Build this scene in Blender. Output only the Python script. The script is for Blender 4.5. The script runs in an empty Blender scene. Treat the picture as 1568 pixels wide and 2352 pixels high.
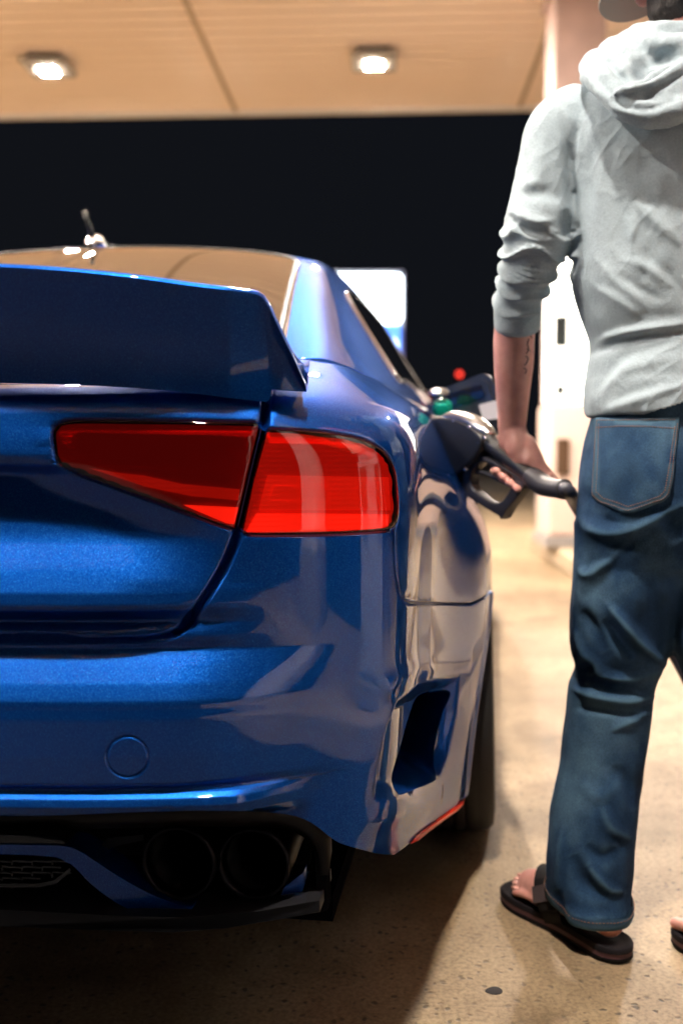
import bpy, bmesh, math, random
import numpy as np
from mathutils import Vector, Matrix, noise
from mathutils.bvhtree import BVHTree
from mathutils.geometry import delaunay_2d_cdt

random.seed(7); np.random.seed(7)
SC = bpy.context.scene
COL = SC.collection
R = math.radians

# ---------------------------------------------------------------- camera
CAM_H = 0.87; PITCH = R(3.65); FPX = 2352*35/36.0
cam_d = bpy.data.cameras.new('camera'); cam = bpy.data.objects.new('camera', cam_d); COL.objects.link(cam)
cam.location = (0, 0, CAM_H); cam.rotation_euler = (R(90)-PITCH, 0, 0)
cam_d.sensor_fit = 'VERTICAL'; cam_d.sensor_height = 36; cam_d.sensor_width = 24; cam_d.lens = 35
cam_d.clip_start = 0.05; cam_d.clip_end = 400
cam_d.dof.use_dof = True; cam_d.dof.focus_distance = 1.40; cam_d.dof.aperture_fstop = 2.4; cam_d.dof.aperture_blades = 0
SC.camera = cam

# ---------------------------------------------------------------- world (night) and exposure
W = bpy.data.worlds.new('World'); SC.world = W; W.use_nodes = True
bg = W.node_tree.nodes['Background']; bg.inputs[0].default_value = (0.62, 0.72, 1.0, 1); bg.inputs[1].default_value = 0.0085
SC.view_settings.view_transform = 'Standard'; SC.view_settings.look = 'None'
SC.view_settings.exposure = 0.0; SC.view_settings.gamma = 1.0
SC.cycles.use_denoising = True
SC.cycles.max_bounces = 8; SC.cycles.diffuse_bounces = 4; SC.cycles.glossy_bounces = 4; SC.cycles.transparent_max_bounces = 8
SC.cycles.sample_clamp_indirect = 6.0
SC.cycles.caustics_reflective = False; SC.cycles.caustics_refractive = False
LAMP_COL = (1.0, 0.87, 0.75); LAMP_POWER = 62.0      # radiance of the canopy lamp lenses

# ---------------------------------------------------------------- helpers
cp, sp = math.cos(PITCH), math.sin(PITCH)
def px_ray(x, y):
    a = (x-784)/FPX; b = -(y-1176)/FPX
    return Vector((a, cp + b*sp, -sp + b*cp))
def at(x, y, d):
    r = px_ray(x, y); return Vector((0, 0, CAM_H)) + r*(d/r.y)

def tag(o, label=None, cat=None, group=None, kind=None):
    if label: o['label'] = label
    if cat: o['category'] = cat
    if group: o['group'] = group
    if kind: o['kind'] = kind
    return o
def empty(name, loc=(0, 0, 0), rz=0):
    o = bpy.data.objects.new(name, None); COL.objects.link(o); o.location = loc; o.rotation_euler = (0, 0, rz); return o
def link(name, me, mat, parent=None, smooth=True):
    o = bpy.data.objects.new(name, me); COL.objects.link(o)
    if mat is not None:
        for m in (mat if isinstance(mat, (list, tuple)) else [mat]): me.materials.append(m)
    if parent is not None: o.parent = parent
    if smooth and len(me.polygons): me.polygons.foreach_set('use_smooth', [True]*len(me.polygons))
    return o
def mesh(name, verts, faces, mat, parent=None, smooth=True):
    me = bpy.data.meshes.new(name); me.from_pydata([tuple(v) for v in verts], [], [tuple(f) for f in faces]); me.update()
    return link(name, me, mat, parent, smooth)
class MB:
    """collects shapes into one bmesh, linked as one object"""
    def __init__(s): s.bm = bmesh.new()
    def box(s, c, size, rot=None, bev=0.0):
        M = Matrix.Translation(c) @ (rot.to_4x4() if rot is not None else Matrix.Identity(4)) @ Matrix.Diagonal((*size, 1))
        g = bmesh.ops.create_cube(s.bm, size=1, matrix=M)
        if bev: bmesh.ops.bevel(s.bm, geom=list({e for v in g['verts'] for e in v.link_edges}), offset=bev, segments=3, profile=.5, affect='EDGES')
        return s
    def tube(s, pts, rad, n=16, cap=True, flat=1.0, up=None):
        pts = [Vector(p) for p in pts]; rings = []
        rs = rad if isinstance(rad, (list, tuple)) else [rad]*len(pts)
        pn = None
        for i, p in enumerate(pts):
            t = (pts[min(i+1, len(pts)-1)] - pts[max(i-1, 0)]).normalized()
            if pn is None:
                ref = Vector(up) if up is not None else (Vector((0, 0, 1)) if abs(t.z) < .9 else Vector((1, 0, 0)))
                pn = (ref - t*ref.dot(t)).normalized()
            else: pn = (pn - t*pn.dot(t)).normalized()
            b = t.cross(pn)
            rings.append([s.bm.verts.new(p + (pn*math.cos(a)*flat + b*math.sin(a))*rs[i]) for a in [2*math.pi*k/n for k in range(n)]])
        for A, B in zip(rings, rings[1:]):
            for k in range(n): s.bm.faces.new((A[k], A[(k+1) % n], B[(k+1) % n], B[k]))
        if cap: s.bm.faces.new(rings[0][::-1]); s.bm.faces.new(rings[-1])
        return s
    def lathe(s, prof, M, n=48):
        """prof: (radius, height) along local z"""
        rings = [[s.bm.verts.new(M @ Vector((r*math.cos(a), r*math.sin(a), h))) for a in [2*math.pi*k/n for k in range(n)]] for r, h in prof]
        for A, B in zip(rings, rings[1:]):
            for k in range(n): s.bm.faces.new((A[k], A[(k+1) % n], B[(k+1) % n], B[k]))
        return s
    def prism(s, pts, ext):
        ext = Vector(ext); a = [s.bm.verts.new(Vector(p)) for p in pts]; b = [s.bm.verts.new(Vector(p)+ext) for p in pts]
        n = len(a); s.bm.faces.new(a[::-1]); s.bm.faces.new(b)
        for k in range(n): s.bm.faces.new((a[k], a[(k+1) % n], b[(k+1) % n], b[k]))
        return s
    def build(s, name, mat, parent=None, smooth=False, auto=None):
        bmesh.ops.recalc_face_normals(s.bm, faces=s.bm.faces)
        me = bpy.data.meshes.new(name); s.bm.to_mesh(me); s.bm.free()
        o = link(name, me, mat, parent, smooth or auto is not None)
        if auto is not None: sharp(me, auto)
        return o
def sharp(me, deg):
    bm = bmesh.new(); bm.from_mesh(me)
    for e in bm.edges:
        if len(e.link_faces) == 2 and e.calc_face_angle(0) > R(deg): e.smooth = False
    bm.to_mesh(me); bm.free()

# ---------------------------------------------------------------- materials
def mat(name, col=(.5, .5, .5), rough=.5, metal=0., **kw):
    m = bpy.data.materials.new(name); m.use_nodes = True
    b = m.node_tree.nodes['Principled BSDF']
    b.inputs['Base Color'].default_value = (*col, 1); b.inputs['Roughness'].default_value = rough; b.inputs['Metallic'].default_value = metal
    for k, v in kw.items():
        key = k.replace('_', ' ')
        for i in b.inputs:
            if i.name.lower() == key.lower(): i.default_value = v
    return m
def nd(m, typ, **kw):
    n = m.node_tree.nodes.new(typ)
    for k, v in kw.items(): setattr(n, k, v)
    return n
def ln(m, a, b): m.node_tree.links.new(a, b)
def noise_tex(m, scale, detail=4, rough=.5, coord='Object', vec=None):
    n = nd(m, 'ShaderNodeTexNoise'); n.inputs['Scale'].default_value = scale; n.inputs['Detail'].default_value = detail; n.inputs['Roughness'].default_value = rough
    if vec is None:
        t = nd(m, 'ShaderNodeTexCoord'); vec = t.outputs[coord]
    ln(m, vec, n.inputs['Vector']); return n
def ramp(m, src, stops):
    r = nd(m, 'ShaderNodeValToRGB'); e = r.color_ramp.elements
    while len(e) < len(stops): e.new(0.5)
    for k, (p, c) in enumerate(stops):
        e[k].position = p; e[k].color = (*c, 1) if len(c) == 3 else c
    ln(m, src, r.inputs[0]); return r
def bump(m, src, strength, dist, prev=None):
    b = nd(m, 'ShaderNodeBump'); b.inputs['Strength'].default_value = strength; b.inputs['Distance'].default_value = dist
    ln(m, src, b.inputs['Height'])
    if prev is not None: ln(m, prev.outputs[0], b.inputs['Normal'])
    return b
def P(m): return m.node_tree.nodes['Principled BSDF']
def emis(name, col, s):
    m = mat(name, (.8, .8, .8)); P(m).inputs['Emission Color'].default_value = (*col, 1); P(m).inputs['Emission Strength'].default_value = s; return m

# metallic blue car paint: flakes under a clear coat
PAINT = mat('car_paint', (.004, .075, .40), .45, .88, Coat_Weight=1.0, Coat_Roughness=.01, Coat_IOR=1.62, Specular_IOR_Level=.06, Specular_Tint=(.45, .50, .62, 1))
_tc = nd(PAINT, 'ShaderNodeTexCoord')
_v = nd(PAINT, 'ShaderNodeTexVoronoi'); _v.inputs['Scale'].default_value = 2000
ln(PAINT, _tc.outputs['Object'], _v.inputs['Vector'])
_g = nd(PAINT, 'ShaderNodeNewGeometry')
_s = nd(PAINT, 'ShaderNodeVectorMath', operation='SUBTRACT'); ln(PAINT, _v.outputs['Color'], _s.inputs[0]); _s.inputs[1].default_value = (.5, .5, .5)
_sc = nd(PAINT, 'ShaderNodeVectorMath', operation='SCALE'); ln(PAINT, _s.outputs[0], _sc.inputs[0]); _sc.inputs['Scale'].default_value = .15
_ad = nd(PAINT, 'ShaderNodeVectorMath', operation='ADD'); ln(PAINT, _g.outputs['Normal'], _ad.inputs[0]); ln(PAINT, _sc.outputs[0], _ad.inputs[1])
_no = nd(PAINT, 'ShaderNodeVectorMath', operation='NORMALIZE'); ln(PAINT, _ad.outputs[0], _no.inputs[0]); ln(PAINT, _no.outputs[0], P(PAINT).inputs['Normal'])
_r = ramp(PAINT, _v.outputs['Color'], [(0, (.0015, .040, .26)), (.70, (.002, .072, .39)), (1, (.04, .28, .85))])
ln(PAINT, _r.outputs[0], P(PAINT).inputs['Base Color'])

BLACKG = mat('gloss_black', (.006, .006, .008), .12, 0, Coat_Weight=.5)
BLACKP = mat('black_plastic', (.008, .008, .010), .45, Specular_IOR_Level=.3)
DARK = mat('underbody_black', (.005, .005, .006), .9, Specular_IOR_Level=0.0)
CHROME = mat('bright_trim', (.75, .75, .76), .12, 1)
STEEL = mat('brushed_metal', (.45, .44, .43), .28, 1)
RUBBER = mat('tyre_rubber', (.009, .009, .010), .7)
_n = noise_tex(RUBBER, 160); ln(RUBBER, bump(RUBBER, _n.outputs[0], .3, .001).outputs[0], P(RUBBER).inputs['Normal'])
GLASS = mat('tinted_glass', (.03, .024, .018), .02, 0, IOR=2.5, Coat_Weight=1.0, Coat_Roughness=.01, Coat_IOR=1.9)
# ================================================================ THE PLACE
YAW = R(2.8)
AX = Vector((math.sin(YAW), math.cos(YAW), 0)); BX = Vector((math.cos(YAW), -math.sin(YAW), 0)); ZX = Vector((0, 0, 1))
ROTC = Matrix.Rotation(-YAW, 3, 'Z')
def st(a, b, z=0): return AX*a + BX*b + ZX*z          # station frame: a = forward, b = right

# ---- concrete ground
CONC = mat('concrete', (.33, .27, .20), .5)
n1 = noise_tex(CONC, 1.1, 6, .62); n2 = noise_tex(CONC, 9, 8, .7); n3 = noise_tex(CONC, 130, 3, .6)
r1 = ramp(CONC, n1.outputs[0], [(.28, (.25, .175, .10)), (.5, (.42, .31, .19)), (.72, (.54, .41, .265))])
mx = nd(CONC, 'ShaderNodeMixRGB', blend_type='MULTIPLY'); mx.inputs[0].default_value = .75
r2 = ramp(CONC, n2.outputs[0], [(.3, (.55, .53, .50)), (.55, (1, 1, 1))]); ln(CONC, r1.outputs[0], mx.inputs[1]); ln(CONC, r2.outputs[0], mx.inputs[2])
vo = nd(CONC, 'ShaderNodeTexVoronoi'); vo.inputs['Scale'].default_value = 62; vo.inputs['Randomness'].default_value = 1
tc = nd(CONC, 'ShaderNodeTexCoord')
# warp coordinates so the aggregate is irregular
wn = noise_tex(CONC, 40, 2); wv = nd(CONC, 'ShaderNodeVectorMath', operation='SCALE'); wv.inputs['Scale'].default_value = .018; ln(CONC, wn.outputs['Color'], wv.inputs[0])
wa = nd(CONC, 'ShaderNodeVectorMath', operation='ADD'); ln(CONC, tc.outputs['Object'], wa.inputs[0]); ln(CONC, wv.outputs[0], wa.inputs[1]); ln(CONC, wa.outputs[0], vo.inputs['Vector'])
# only some cells carry a dark stone / pit
lt = nd(CONC, 'ShaderNodeSeparateColor'); ln(CONC, vo.outputs['Color'], lt.inputs[0])
sel = nd(CONC, 'ShaderNodeMath', operation='MULTIPLY'); selr = ramp(CONC, lt.outputs[0], [(.46, (0, 0, 0)), (.60, (1, 1, 1))])
sz = ramp(CONC, vo.outputs['Distance'], [(.18, (1, 1, 1)), (.36, (0, 0, 0))])
ln(CONC, selr.outputs[0], sel.inputs[0]); ln(CONC, sz.outputs[0], sel.inputs[1])
sel2 = nd(CONC, 'ShaderNodeMath', operation='MULTIPLY'); n4 = noise_tex(CONC, 2.2, 3); r4 = ramp(CONC, n4.outputs[0], [(.35, (.25, .25, .25)), (.62, (1, 1, 1))])
ln(CONC, sel.outputs[0], sel2.inputs[0]); ln(CONC, r4.outputs[0], sel2.inputs[1])
n5 = noise_tex(CONC, 2.6, 5, .6); r5 = ramp(CONC, n5.outputs[0], [(.30, (.50, .46, .42)), (.44, (1, 1, 1))]); mo = nd(CONC, 'ShaderNodeMixRGB', blend_type='MULTIPLY'); mo.inputs[0].default_value = .8; ln(CONC, mx.outputs[0], mo.inputs[1]); ln(CONC, r5.outputs[0], mo.inputs[2])
m2 = nd(CONC, 'ShaderNodeMixRGB'); ln(CONC, sel2.outputs[0], m2.inputs[0]); ln(CONC, mo.outputs[0], m2.inputs[1]); m2.inputs[2].default_value = (.055, .048, .045, 1)
m3 = nd(CONC, 'ShaderNodeMixRGB', blend_type='MULTIPLY'); m3.inputs[0].default_value = .6; r3 = ramp(CONC, n3.outputs[0], [(.35, (.38, .36, .34)), (.62, (1, 1, 1))])
ln(CONC, m2.outputs[0], m3.inputs[1]); ln(CONC, r3.outputs[0], m3.inputs[2]); ln(CONC, m3.outputs[0], P(CONC).inputs['Base Color'])
inv = nd(CONC, 'ShaderNodeMath', operation='SUBTRACT'); inv.inputs[0].default_value = 1; ln(CONC, sel2.outputs[0], inv.inputs[1])
ln(CONC, bump(CONC, n3.outputs[0], .35, .002, bump(CONC, inv.outputs[0], .6, .0025, bump(CONC, n2.outputs[0], .3, .006))).outputs[0], P(CONC).inputs['Normal'])
g = 90
tag(mesh('ground', [(-g, -g, 0), (g, -g, 0), (g, g, 0), (-g, g, 0)], [(0, 1, 2, 3)], CONC), kind='structure')

# ---- added dark sheet behind the slab, out of view, darkens reflections in the car paint
DARKGND = mat('added_dark_ground', (.045, .043, .042), .85, Specular_IOR_Level=.15); _n = noise_tex(DARKGND, 120, 4, .7); _r = ramp(DARKGND, _n.outputs[0], [(.35, (.016, .016, .018)), (.65, (.045, .044, .046))]); ln(DARKGND, _r.outputs[0], P(DARKGND).inputs['Base Color'])
ln(DARKGND, bump(DARKGND, _n.outputs[0], .6, .004).outputs[0], P(DARKGND).inputs['Normal'])
tag(mesh('added_dark_sheet', [st(-14, -14, .004), st(-14, 14, .004), st(1.22, 14, .004), st(1.22, -14, .004)], [(0, 1, 2, 3)], DARKGND), kind='structure')  # unseen sheet, added to cut ground bounce and pale reflections on the tail

JNT = mat('joint_filler', (.06, .05, .042), .8)
for ja in (5.6,):
    tag(mesh('ground_joint', [st(ja, -14, .004), st(ja, 1.2, .004), st(ja+.007, 1.2, .004), st(ja+.007, -14, .004)], [(0, 1, 2, 3)], JNT), kind='structure')
# ---- raised pump island with rounded kerb edge
ISL = mat('painted_kerb', (.42, .33, .22), .6); _n = noise_tex(ISL, 14, 6, .7)
_r = ramp(ISL, _n.outputs[0], [(.3, (.30, .23, .15)), (.65, (.46, .37, .26))]); ln(ISL, _r.outputs[0], P(ISL).inputs['Base Color'])
ln(ISL, bump(ISL, _n.outputs[0], .4, .006).outputs[0], P(ISL).inputs['Normal'])
tag(MB().box(st(3.2, 1.83, .075), (1.24, 11.0, .15), ROTC, .025).build('kerb', ISL), kind='structure')

# ---- canopy: slatted soffit in 3 m bays
SOFF = mat('canopy_soffit', (.80, .67, .55), .85, Specular_IOR_Level=.1); _n = noise_tex(SOFF, .5, 3)
_r = ramp(SOFF, _n.outputs[0], [(.3, (.76, .63, .53)), (.7, (.86, .73, .63))]); ln(SOFF, _r.outputs[0], P(SOFF).inputs['Base Color'])
ln(SOFF, bump(SOFF, noise_tex(SOFF, 30, 3).outputs[0], .15, .002).outputs[0], P(SOFF).inputs['Normal'])
JOINT = mat('soffit_joint', (.30, .22, .14), .6)
canopy = empty('canopy', st(2, .3, 4.5))
tag(canopy, 'large cream slatted filling station canopy overhead with a straight dark far edge', 'canopy')
A0, A1, B0, B1, ZC = -1.9, 10.93, -10.3, 8.0, 4.5
vs, fs = [], []; a = A0
step = .2
while a < A1-1e-6:
    e = min(a+step, A1)
    for aa, zz in ((a, ZC+.06), (a+.016, ZC), (e-.016, ZC), (e, ZC+.06)):
        vs += [st(aa, B0, zz), st(aa, B1, zz)]
    k = len(vs)-8
    for q in range(3): fs.append((k+2*q, k+2*q+1, k+2*q+3, k+2*q+2))
    a = e
o = mesh('soffit', vs, fs, SOFF, None, False)
def keep(o, p):                 # parent while keeping its world place
    o.parent = p; o.matrix_parent_inverse = p.matrix_basis.inverted(); return o
keep(o, canopy)
for k in range(7):
    b = -1.67 + (k-3)*3.03
    if B0 < b < B1: keep(MB().box(st((A0+A1)/2, b, ZC-.004), (.045, A1-A0-.02, .012), ROTC).build('joint_strip', JOINT), canopy)
FASC = mat('canopy_fascia', (.55, .52, .48), .5)
m = MB()
for (ca, cb, sa, sb) in (((A1+.05), (B0+B1)/2, .1, B1-B0+.2), ((A0-.05), (B0+B1)/2, .1, B1-B0+.2), ((A0+A1)/2, B0-.05, A1-A0, .1), ((A0+A1)/2, B1+.05, A1-A0, .1)):
    m.box(st(ca, cb, ZC+.43), (sb, sa, .9), ROTC)
keep(m.build('fascia', FASC), canopy)
keep(MB().box(st((A0+A1)/2, (B0+B1)/2, ZC+.86), (B1-B0, A1-A0, .04), ROTC).build('roof', FASC), canopy)

# ---- square canopy lamps
LENS = emis('lamp_lens', LAMP_COL, LAMP_POWER*100); LENSN = emis('lamp_lens_near', (1.0, .89, .78), LAMP_POWER*66); LBODY = mat('lamp_housing', (.24, .22, .19), .6); LDARK = mat('lamp_gasket', (.06, .05, .045), .6)
lamp0 = None
def ceiling_lamp():
    t = empty('ceiling_lamp', (0, 0, 0))
    MB().box((0, 0, -.003), (.46, .46, .014), None, .004).build('mounting_plate', SOFF, t)
    MB().box((0, 0, -.035), (.30, .30, .055), None, .008).build('gasket', LDARK, t)
    m = MB()
    pr = [(.19, -.058), (.205, -.064), (.205, -.098), (.19, -.112), (.085, -.122), (.070, -.118)]
    q = [[m.bm.verts.new((sx*r, sy*r, h)) for sx, sy in ((1, 1), (-1, 1), (-1, -1), (1, -1))] for r, h in pr]
    m.bm.faces.new(q[0])
    for A, B in zip(q, q[1:]):
        for k in range(4): m.bm.faces.new((A[k], A[(k+1) % 4], B[(k+1) % 4], B[k]))
    m.build('housing', LBODY, t)
    MB().box((0, 0, -.1145), (.138, .138, .026), None, .003).build('lens', LENS, t)
    return t
lab = {(2, 2): 'square glowing canopy lamp at the upper left corner of the photo',
       (3, 2): 'square glowing canopy lamp above the middle of the picture, between two soffit joints'}
for bi in range(5):
    for ai in (2, 1, 0):
        pa, pb = .40+ai*4.49, -.16+(bi-3)*3.03
        if not (A0 < pa < A1): continue
        if ai < 2 and bi > 3: continue
        p = st(pa, pb, ZC)
        if lamp0 is None: lamp0 = ceiling_lamp(); t = lamp0
        else:
            t = lamp0.copy(); COL.objects.link(t)
            for c in lamp0.children: d = c.copy(); COL.objects.link(d); d.parent = t
        if ai == 0:
            for c in t.children:
                if c.name.startswith('lens'): c.data = c.data.copy(); c.data.materials[0] = LENSN
        t.location = p; t.rotation_euler = (0, 0, -YAW)
        tag(t, 'square canopy lamp outside the picture, over the forecourt', 'lamp', 'lamps under the canopy')
        q = cam.rotation_euler.to_matrix().inverted() @ (p-Vector((0, 0, CAM_H)))
        if q.z < 0:
            X = 784 + FPX*q.x/-q.z; Y = 1176 - FPX*q.y/-q.z
            if 0 < Y < 2352 and -20 < X < 400: t['label'] = 'square glowing canopy lamp above the blue car roof antenna'
            elif 0 < Y < 2352 and 400 < X < 1200: t['label'] = 'square glowing canopy lamp above the rear window corner, midway between two soffit joints'

# ---- columns
COLM = mat('column_paint', (.44, .31, .27), .5); _n = noise_tex(COLM, 5, 4)
_r = ramp(COLM, _n.outputs[0], [(.3, (.40, .28, .245)), (.7, (.48, .34, .30))]); ln(COLM, _r.outputs[0], P(COLM).inputs['Base Color'])
COLN = mat('column_white', (.75, .74, .78), .4)
BASEM = mat('column_base', (.30, .28, .27), .5)
def column(a, b, w, dpt, m, label):
    t = empty('canopy_column', st(a, b, .15)); t.rotation_euler = (0, 0, -YAW)
    MB().box((0, 0, 2.17), (w, dpt, 4.34), None, .03).build('shaft', m, t, auto=40)
    MB().box((0, 0, .16), (w+.05, dpt+.05, .32), None, .02).build('plinth', BASEM, t, auto=40)
    MB().box((0, 0, 4.31), (w+.06, dpt+.06, .05), None, .01).build('collar', m, t, auto=40)
    return tag(t, label, 'column', 'columns carrying the canopy')
column(8.25, 1.46, .40, .50, COLM, 'pinkish square canopy column rising behind the lit pump and the cap brim')
column(-.9, 1.9, .42, .5, COLN, 'white canopy column on the island beside the camera, outside the picture')

# ---- fuel dispensers
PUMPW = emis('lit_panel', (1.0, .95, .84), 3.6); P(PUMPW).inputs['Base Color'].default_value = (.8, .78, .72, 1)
PUMPB = mat('pump_body', (.78, .60, .52), .4); PUMPG = mat('pump_grey', (.60, .61, .66), .35); PUMPD = mat('pump_dark', (.10, .055, .03), .4)
SCRN = mat('pump_screen', (.02, .03, .03), .15)
REDP = mat('pump_red', (.62, .02, .02), .35)
def dispenser(a, b, lit, label):
    t = empty('fuel_dispenser', st(a, b, .15)); t.rotation_euler = (0, 0, -YAW)
    MB().box((0, 0, .04), (1.12, .60, .08), None, .01).build('plinth', BASEM, t)
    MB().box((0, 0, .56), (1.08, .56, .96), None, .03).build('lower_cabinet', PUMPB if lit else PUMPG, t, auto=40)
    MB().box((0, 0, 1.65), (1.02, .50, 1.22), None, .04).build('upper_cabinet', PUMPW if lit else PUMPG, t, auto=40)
    if not lit: MB().box((0, 0, 2.36), (1.10, .58, .20), None, .03).build('valance', REDP, t, auto=40)
    for sy in (-1, 1):
        MB().box((-.46 if lit else -.2, sy*.262, 1.56), (.09 if lit else .3, .03, .22), None, .008).build('display', SCRN, t)
        MB().box((-.46 if lit else -.2, sy*.262, 1.14), (.06 if lit else .22, .03, .07), None, .006).build('keypad', SCRN, t)
        MB().box((-.44, sy*.292, .66), (.09, .03, .26), None, .01).build('nozzle_boot', PUMPD, t)
    if not lit:
        for sz in (-.18, .18):
            MB().box((-.555, sz, 1.5), (.03, .26, .5), None, .01).build('side_panel', PUMPB, t)
            MB().box((-.57, sz, .75), (.04, .12, .34), None, .01).build('nozzle_boot', PUMPD, t)
    return tag(t, label, 'fuel pump', 'fuel dispensers on the island')
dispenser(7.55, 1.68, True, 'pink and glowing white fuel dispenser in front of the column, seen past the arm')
disp2 = dispenser(1.1, 1.86, False, 'grey fuel dispenser beside the car, outside the picture')

# ---- lit price sign on the road
sg = empty('roadside_sign', at(860, 1000, 30)); sg.location.z = 0
tag(sg, 'lit white and blue roadside pylon sign glowing behind the car roof', 'sign')
def sbox(name, x0, y0, x1, y1, d, th, m, bev=.0):
    p, q = at(x0, y0, d), at(x1, y1, d)
    c = (p+q)/2; o = MB().box(c - sg.location, (abs(q.x-p.x), th, abs(p.z-q.z)), None, bev).build(name, m, sg, auto=40); return o
SGW = emis('sign_white', (.80, .92, 1.0), 9); SGB = emis('sign_blue', (.03, .24, .95), 2.2); SGP = emis('sign_edge', (.16, .03, .26), .35); SGR = emis('sign_red', (1, .05, .04), 2)
sbox('cabinet', 742, 626, 925, 842, 30, .5, SGP, .02)
sbox('upper_panel', 745, 632, 921, 741, 29.72, .06, SGW, .14)
sbox('lower_frame', 762, 745, 917, 838, 29.72, .06, SGB, .1)
sbox('lower_panel', 790, 780, 910, 830, 29.66, .06, emis('sign_white_lower', (.80, .86, 1.0), 3), .1)
sbox('red_panel', 800, 790, 878, 822, 29.61, .04, SGR, .03)
z0 = at(0, 842, 30).z
MB().box((0, 0, z0/2), (.35, .3, z0), None, .02).build('post', SGP, sg)

# ---- far lamps
tl = empty('traffic_light', at(1054, 860, 46)); tp = tl.location.copy(); tl.location.z = 0
RL = emis('red_lamp', (1, .05, .03), 3.2)
MB().lathe([(.0, -.04), (.10, -.03), (.12, 0)], Matrix.Translation((0, -.12, tp.z)) @ Matrix.Rotation(R(-90), 4, 'X'), 24).build('red_lens', RL, tl, True)
MB().box((0, .06, tp.z-.3), (.34, .26, 1.0), None, .03).build('housing', BLACKP, tl)
MB().tube([(0, .1, 0), (0, .1, tp.z+.2)], .07).build('pole', DARK, tl, True)
tag(tl, 'far traffic light showing a single round red lamp in the dark', 'traffic light')
ns = empty('shop_sign', at(952, 926, 22)); zz = ns.location.z; ns.location.z = 0
MB().box((0, 0, zz), (.42, .08, .22), None, .03).build('light_panel', emis('violet_light', (.30, .16, .85), 1.6), ns)
MB().box((0, .05, zz/2), (.1, .06, zz), None, .01).build('post', DARK, ns)
tag(ns, 'small violet lit sign in the distance just right of the car window line', 'sign')

_p = at(1133, 2276, 1.55); _r = px_ray(1133, 2276); _p = Vector((0, 0, CAM_H))+_r*(CAM_H/-_r.z)
m = MB(); bmesh.ops.create_icosphere(m.bm, subdivisions=3, radius=1, matrix=Matrix.Translation(_p) @ Matrix.Diagonal((.0145, .012, .0022, 1)))
for v in m.bm.verts: v.co += (v.co-_p)*.25*noise.noise(v.co*70)
tag(m.build('pebble', mat('dark_stone', (.035, .03, .03), .8), None, True), 'dark brown pebble set in the concrete below the sandal', 'pebble')
# ================================================================ THE CAR
CY = R(8.0); CO = Vector((-.79, 1.25, 0)); CH = Vector((math.sin(CY), math.cos(CY), 0)); CR = Vector((math.cos(CY), -math.sin(CY), 0))
car = empty('car', CO, -CY)
tag(car, 'metallic blue sedan with ducktail spoiler and wide rear arches being refuelled', 'car')
CMI = np.array((Matrix.Translation(CO) @ Matrix.Rotation(-CY, 4, 'Z')).inverted())
def loc_px(x, y, d):                      # a point at depth d, in the car's own axes (right, forward, up)
    p = np.array([*at(x, y, d), 1.0]); return Vector((CMI @ p)[:3])
def loc_px_v(x, y, v):                    # on the plane "v metres ahead of the tail"
    o = CMI @ np.array([0, 0, CAM_H, 1.0]); r = CMI[:3, :3] @ np.array(px_ray(x, y)); t = (v-o[1])/r[1]
    return Vector(o[:3] + r*t)

def bspl(C, x):
    """uniform cubic B-spline with phantom end points; C (n,...) x (m,)"""
    C = np.asarray(C, float); n = len(C)
    E = np.concatenate([[2*C[0]-C[1]], C, [2*C[-1]-C[-2]], [2*C[-1]-C[-2]]])
    x = np.clip(x, 0, n-1-1e-9); i = x.astype(int); f = (x-i).reshape(-1, *([1]*(C.ndim-1)))
    return (E[i]*(1-f)**3 + E[i+1]*(3*f**3-6*f*f+4) + E[i+2]*(-3*f**3+3*f*f+3*f+1) + E[i+3]*f**3)/6

# control net: rows bottom -> belt, columns tail centre -> round the corner -> side -> nose
BASE = [(0, 0), (.3, .008), (.5, .028), (.65, .06), (.74, .095), (.80, .135), (.84, .185), (.862, .25), (.874, .35), (.885, .5), (.905, .65),
        (.93, .78), (.94, .92), (.95, 1.17), (.935, 1.5), (.92, 1.75), (.92, 2.5), (.915, 3.3), (.935, 3.6), (.945, 3.95), (.90, 4.3), (.78, 4.58), (.45, 4.76), (0, 4.8)]
SIDE_U = {  # u of columns 6..20 for each row
    8: [.735, .76, .78, .79, .795, .80, .80, .80, .805, .81, .82, .815, .80, .70, .60],
    7: [.790, .812, .824, .832, .838, .842, .842, .845, .85, .855, .86, .855, .86, .84, .75],
    6: [.826, .846, .855, .860, .863, .866, .866, .866, .868, .872, .88, .885, .90, .90, .83],
    5: [.842, .859, .868, .874, .879, .884, .885, .888, .888, .890, .90, .90, .92, .92, .87],
    4: [.846, .864, .873, .883, .897, .912, .918, .920, .905, .900, .91, .91, .93, .94, .89],
    3: [.846, .862, .868, .874, .902, .956, .978, .982, .948, .91, .91, .91, .935, .945, .90],
    2: [.846, .862, .868, .876, .907, .965, .984, .986, .95, .905, .905, .905, .93, .94, .90],
    1: [.842, .858, .864, .872, .900, .956, .974, .974, .93, .89, .89, .89, .92, .93, .88],
    0: [.812, .832, .850, .872, .902, .928, .935, .935, .90, .87, .87, .87, .90, .91, .84]}
ROWZ = {8: None, 7: .948, 6: .908, 5: .862, 4: .79, 3: .70, 2: .56, 1: .42, 0: .30}
NET = np.zeros((9, 24, 3))
for j in range(9):
    for i, (u, v) in enumerate(BASE):
        z = ROWZ[j] or 1.0
        if 6 <= i <= 20: u = SIDE_U[j][i-6]
        NET[j, i] = (u, v, z)
R0Z = {0: .30, 1: .30, 2: .30, 3: .30, 4: .298, 5: .293, 6: .285, 7: .268, 8: .25, 9: .222, 10: .197, 11: .183}
for i in range(24): NET[0, i, 2] = R0Z.get(i, .18)
for i in range(5): NET[6, i, 1] += .012
NET[6, 5, 0] = .785; NET[6, 5, 1] = .155; NET[6, 4, 0] = .73
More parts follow.
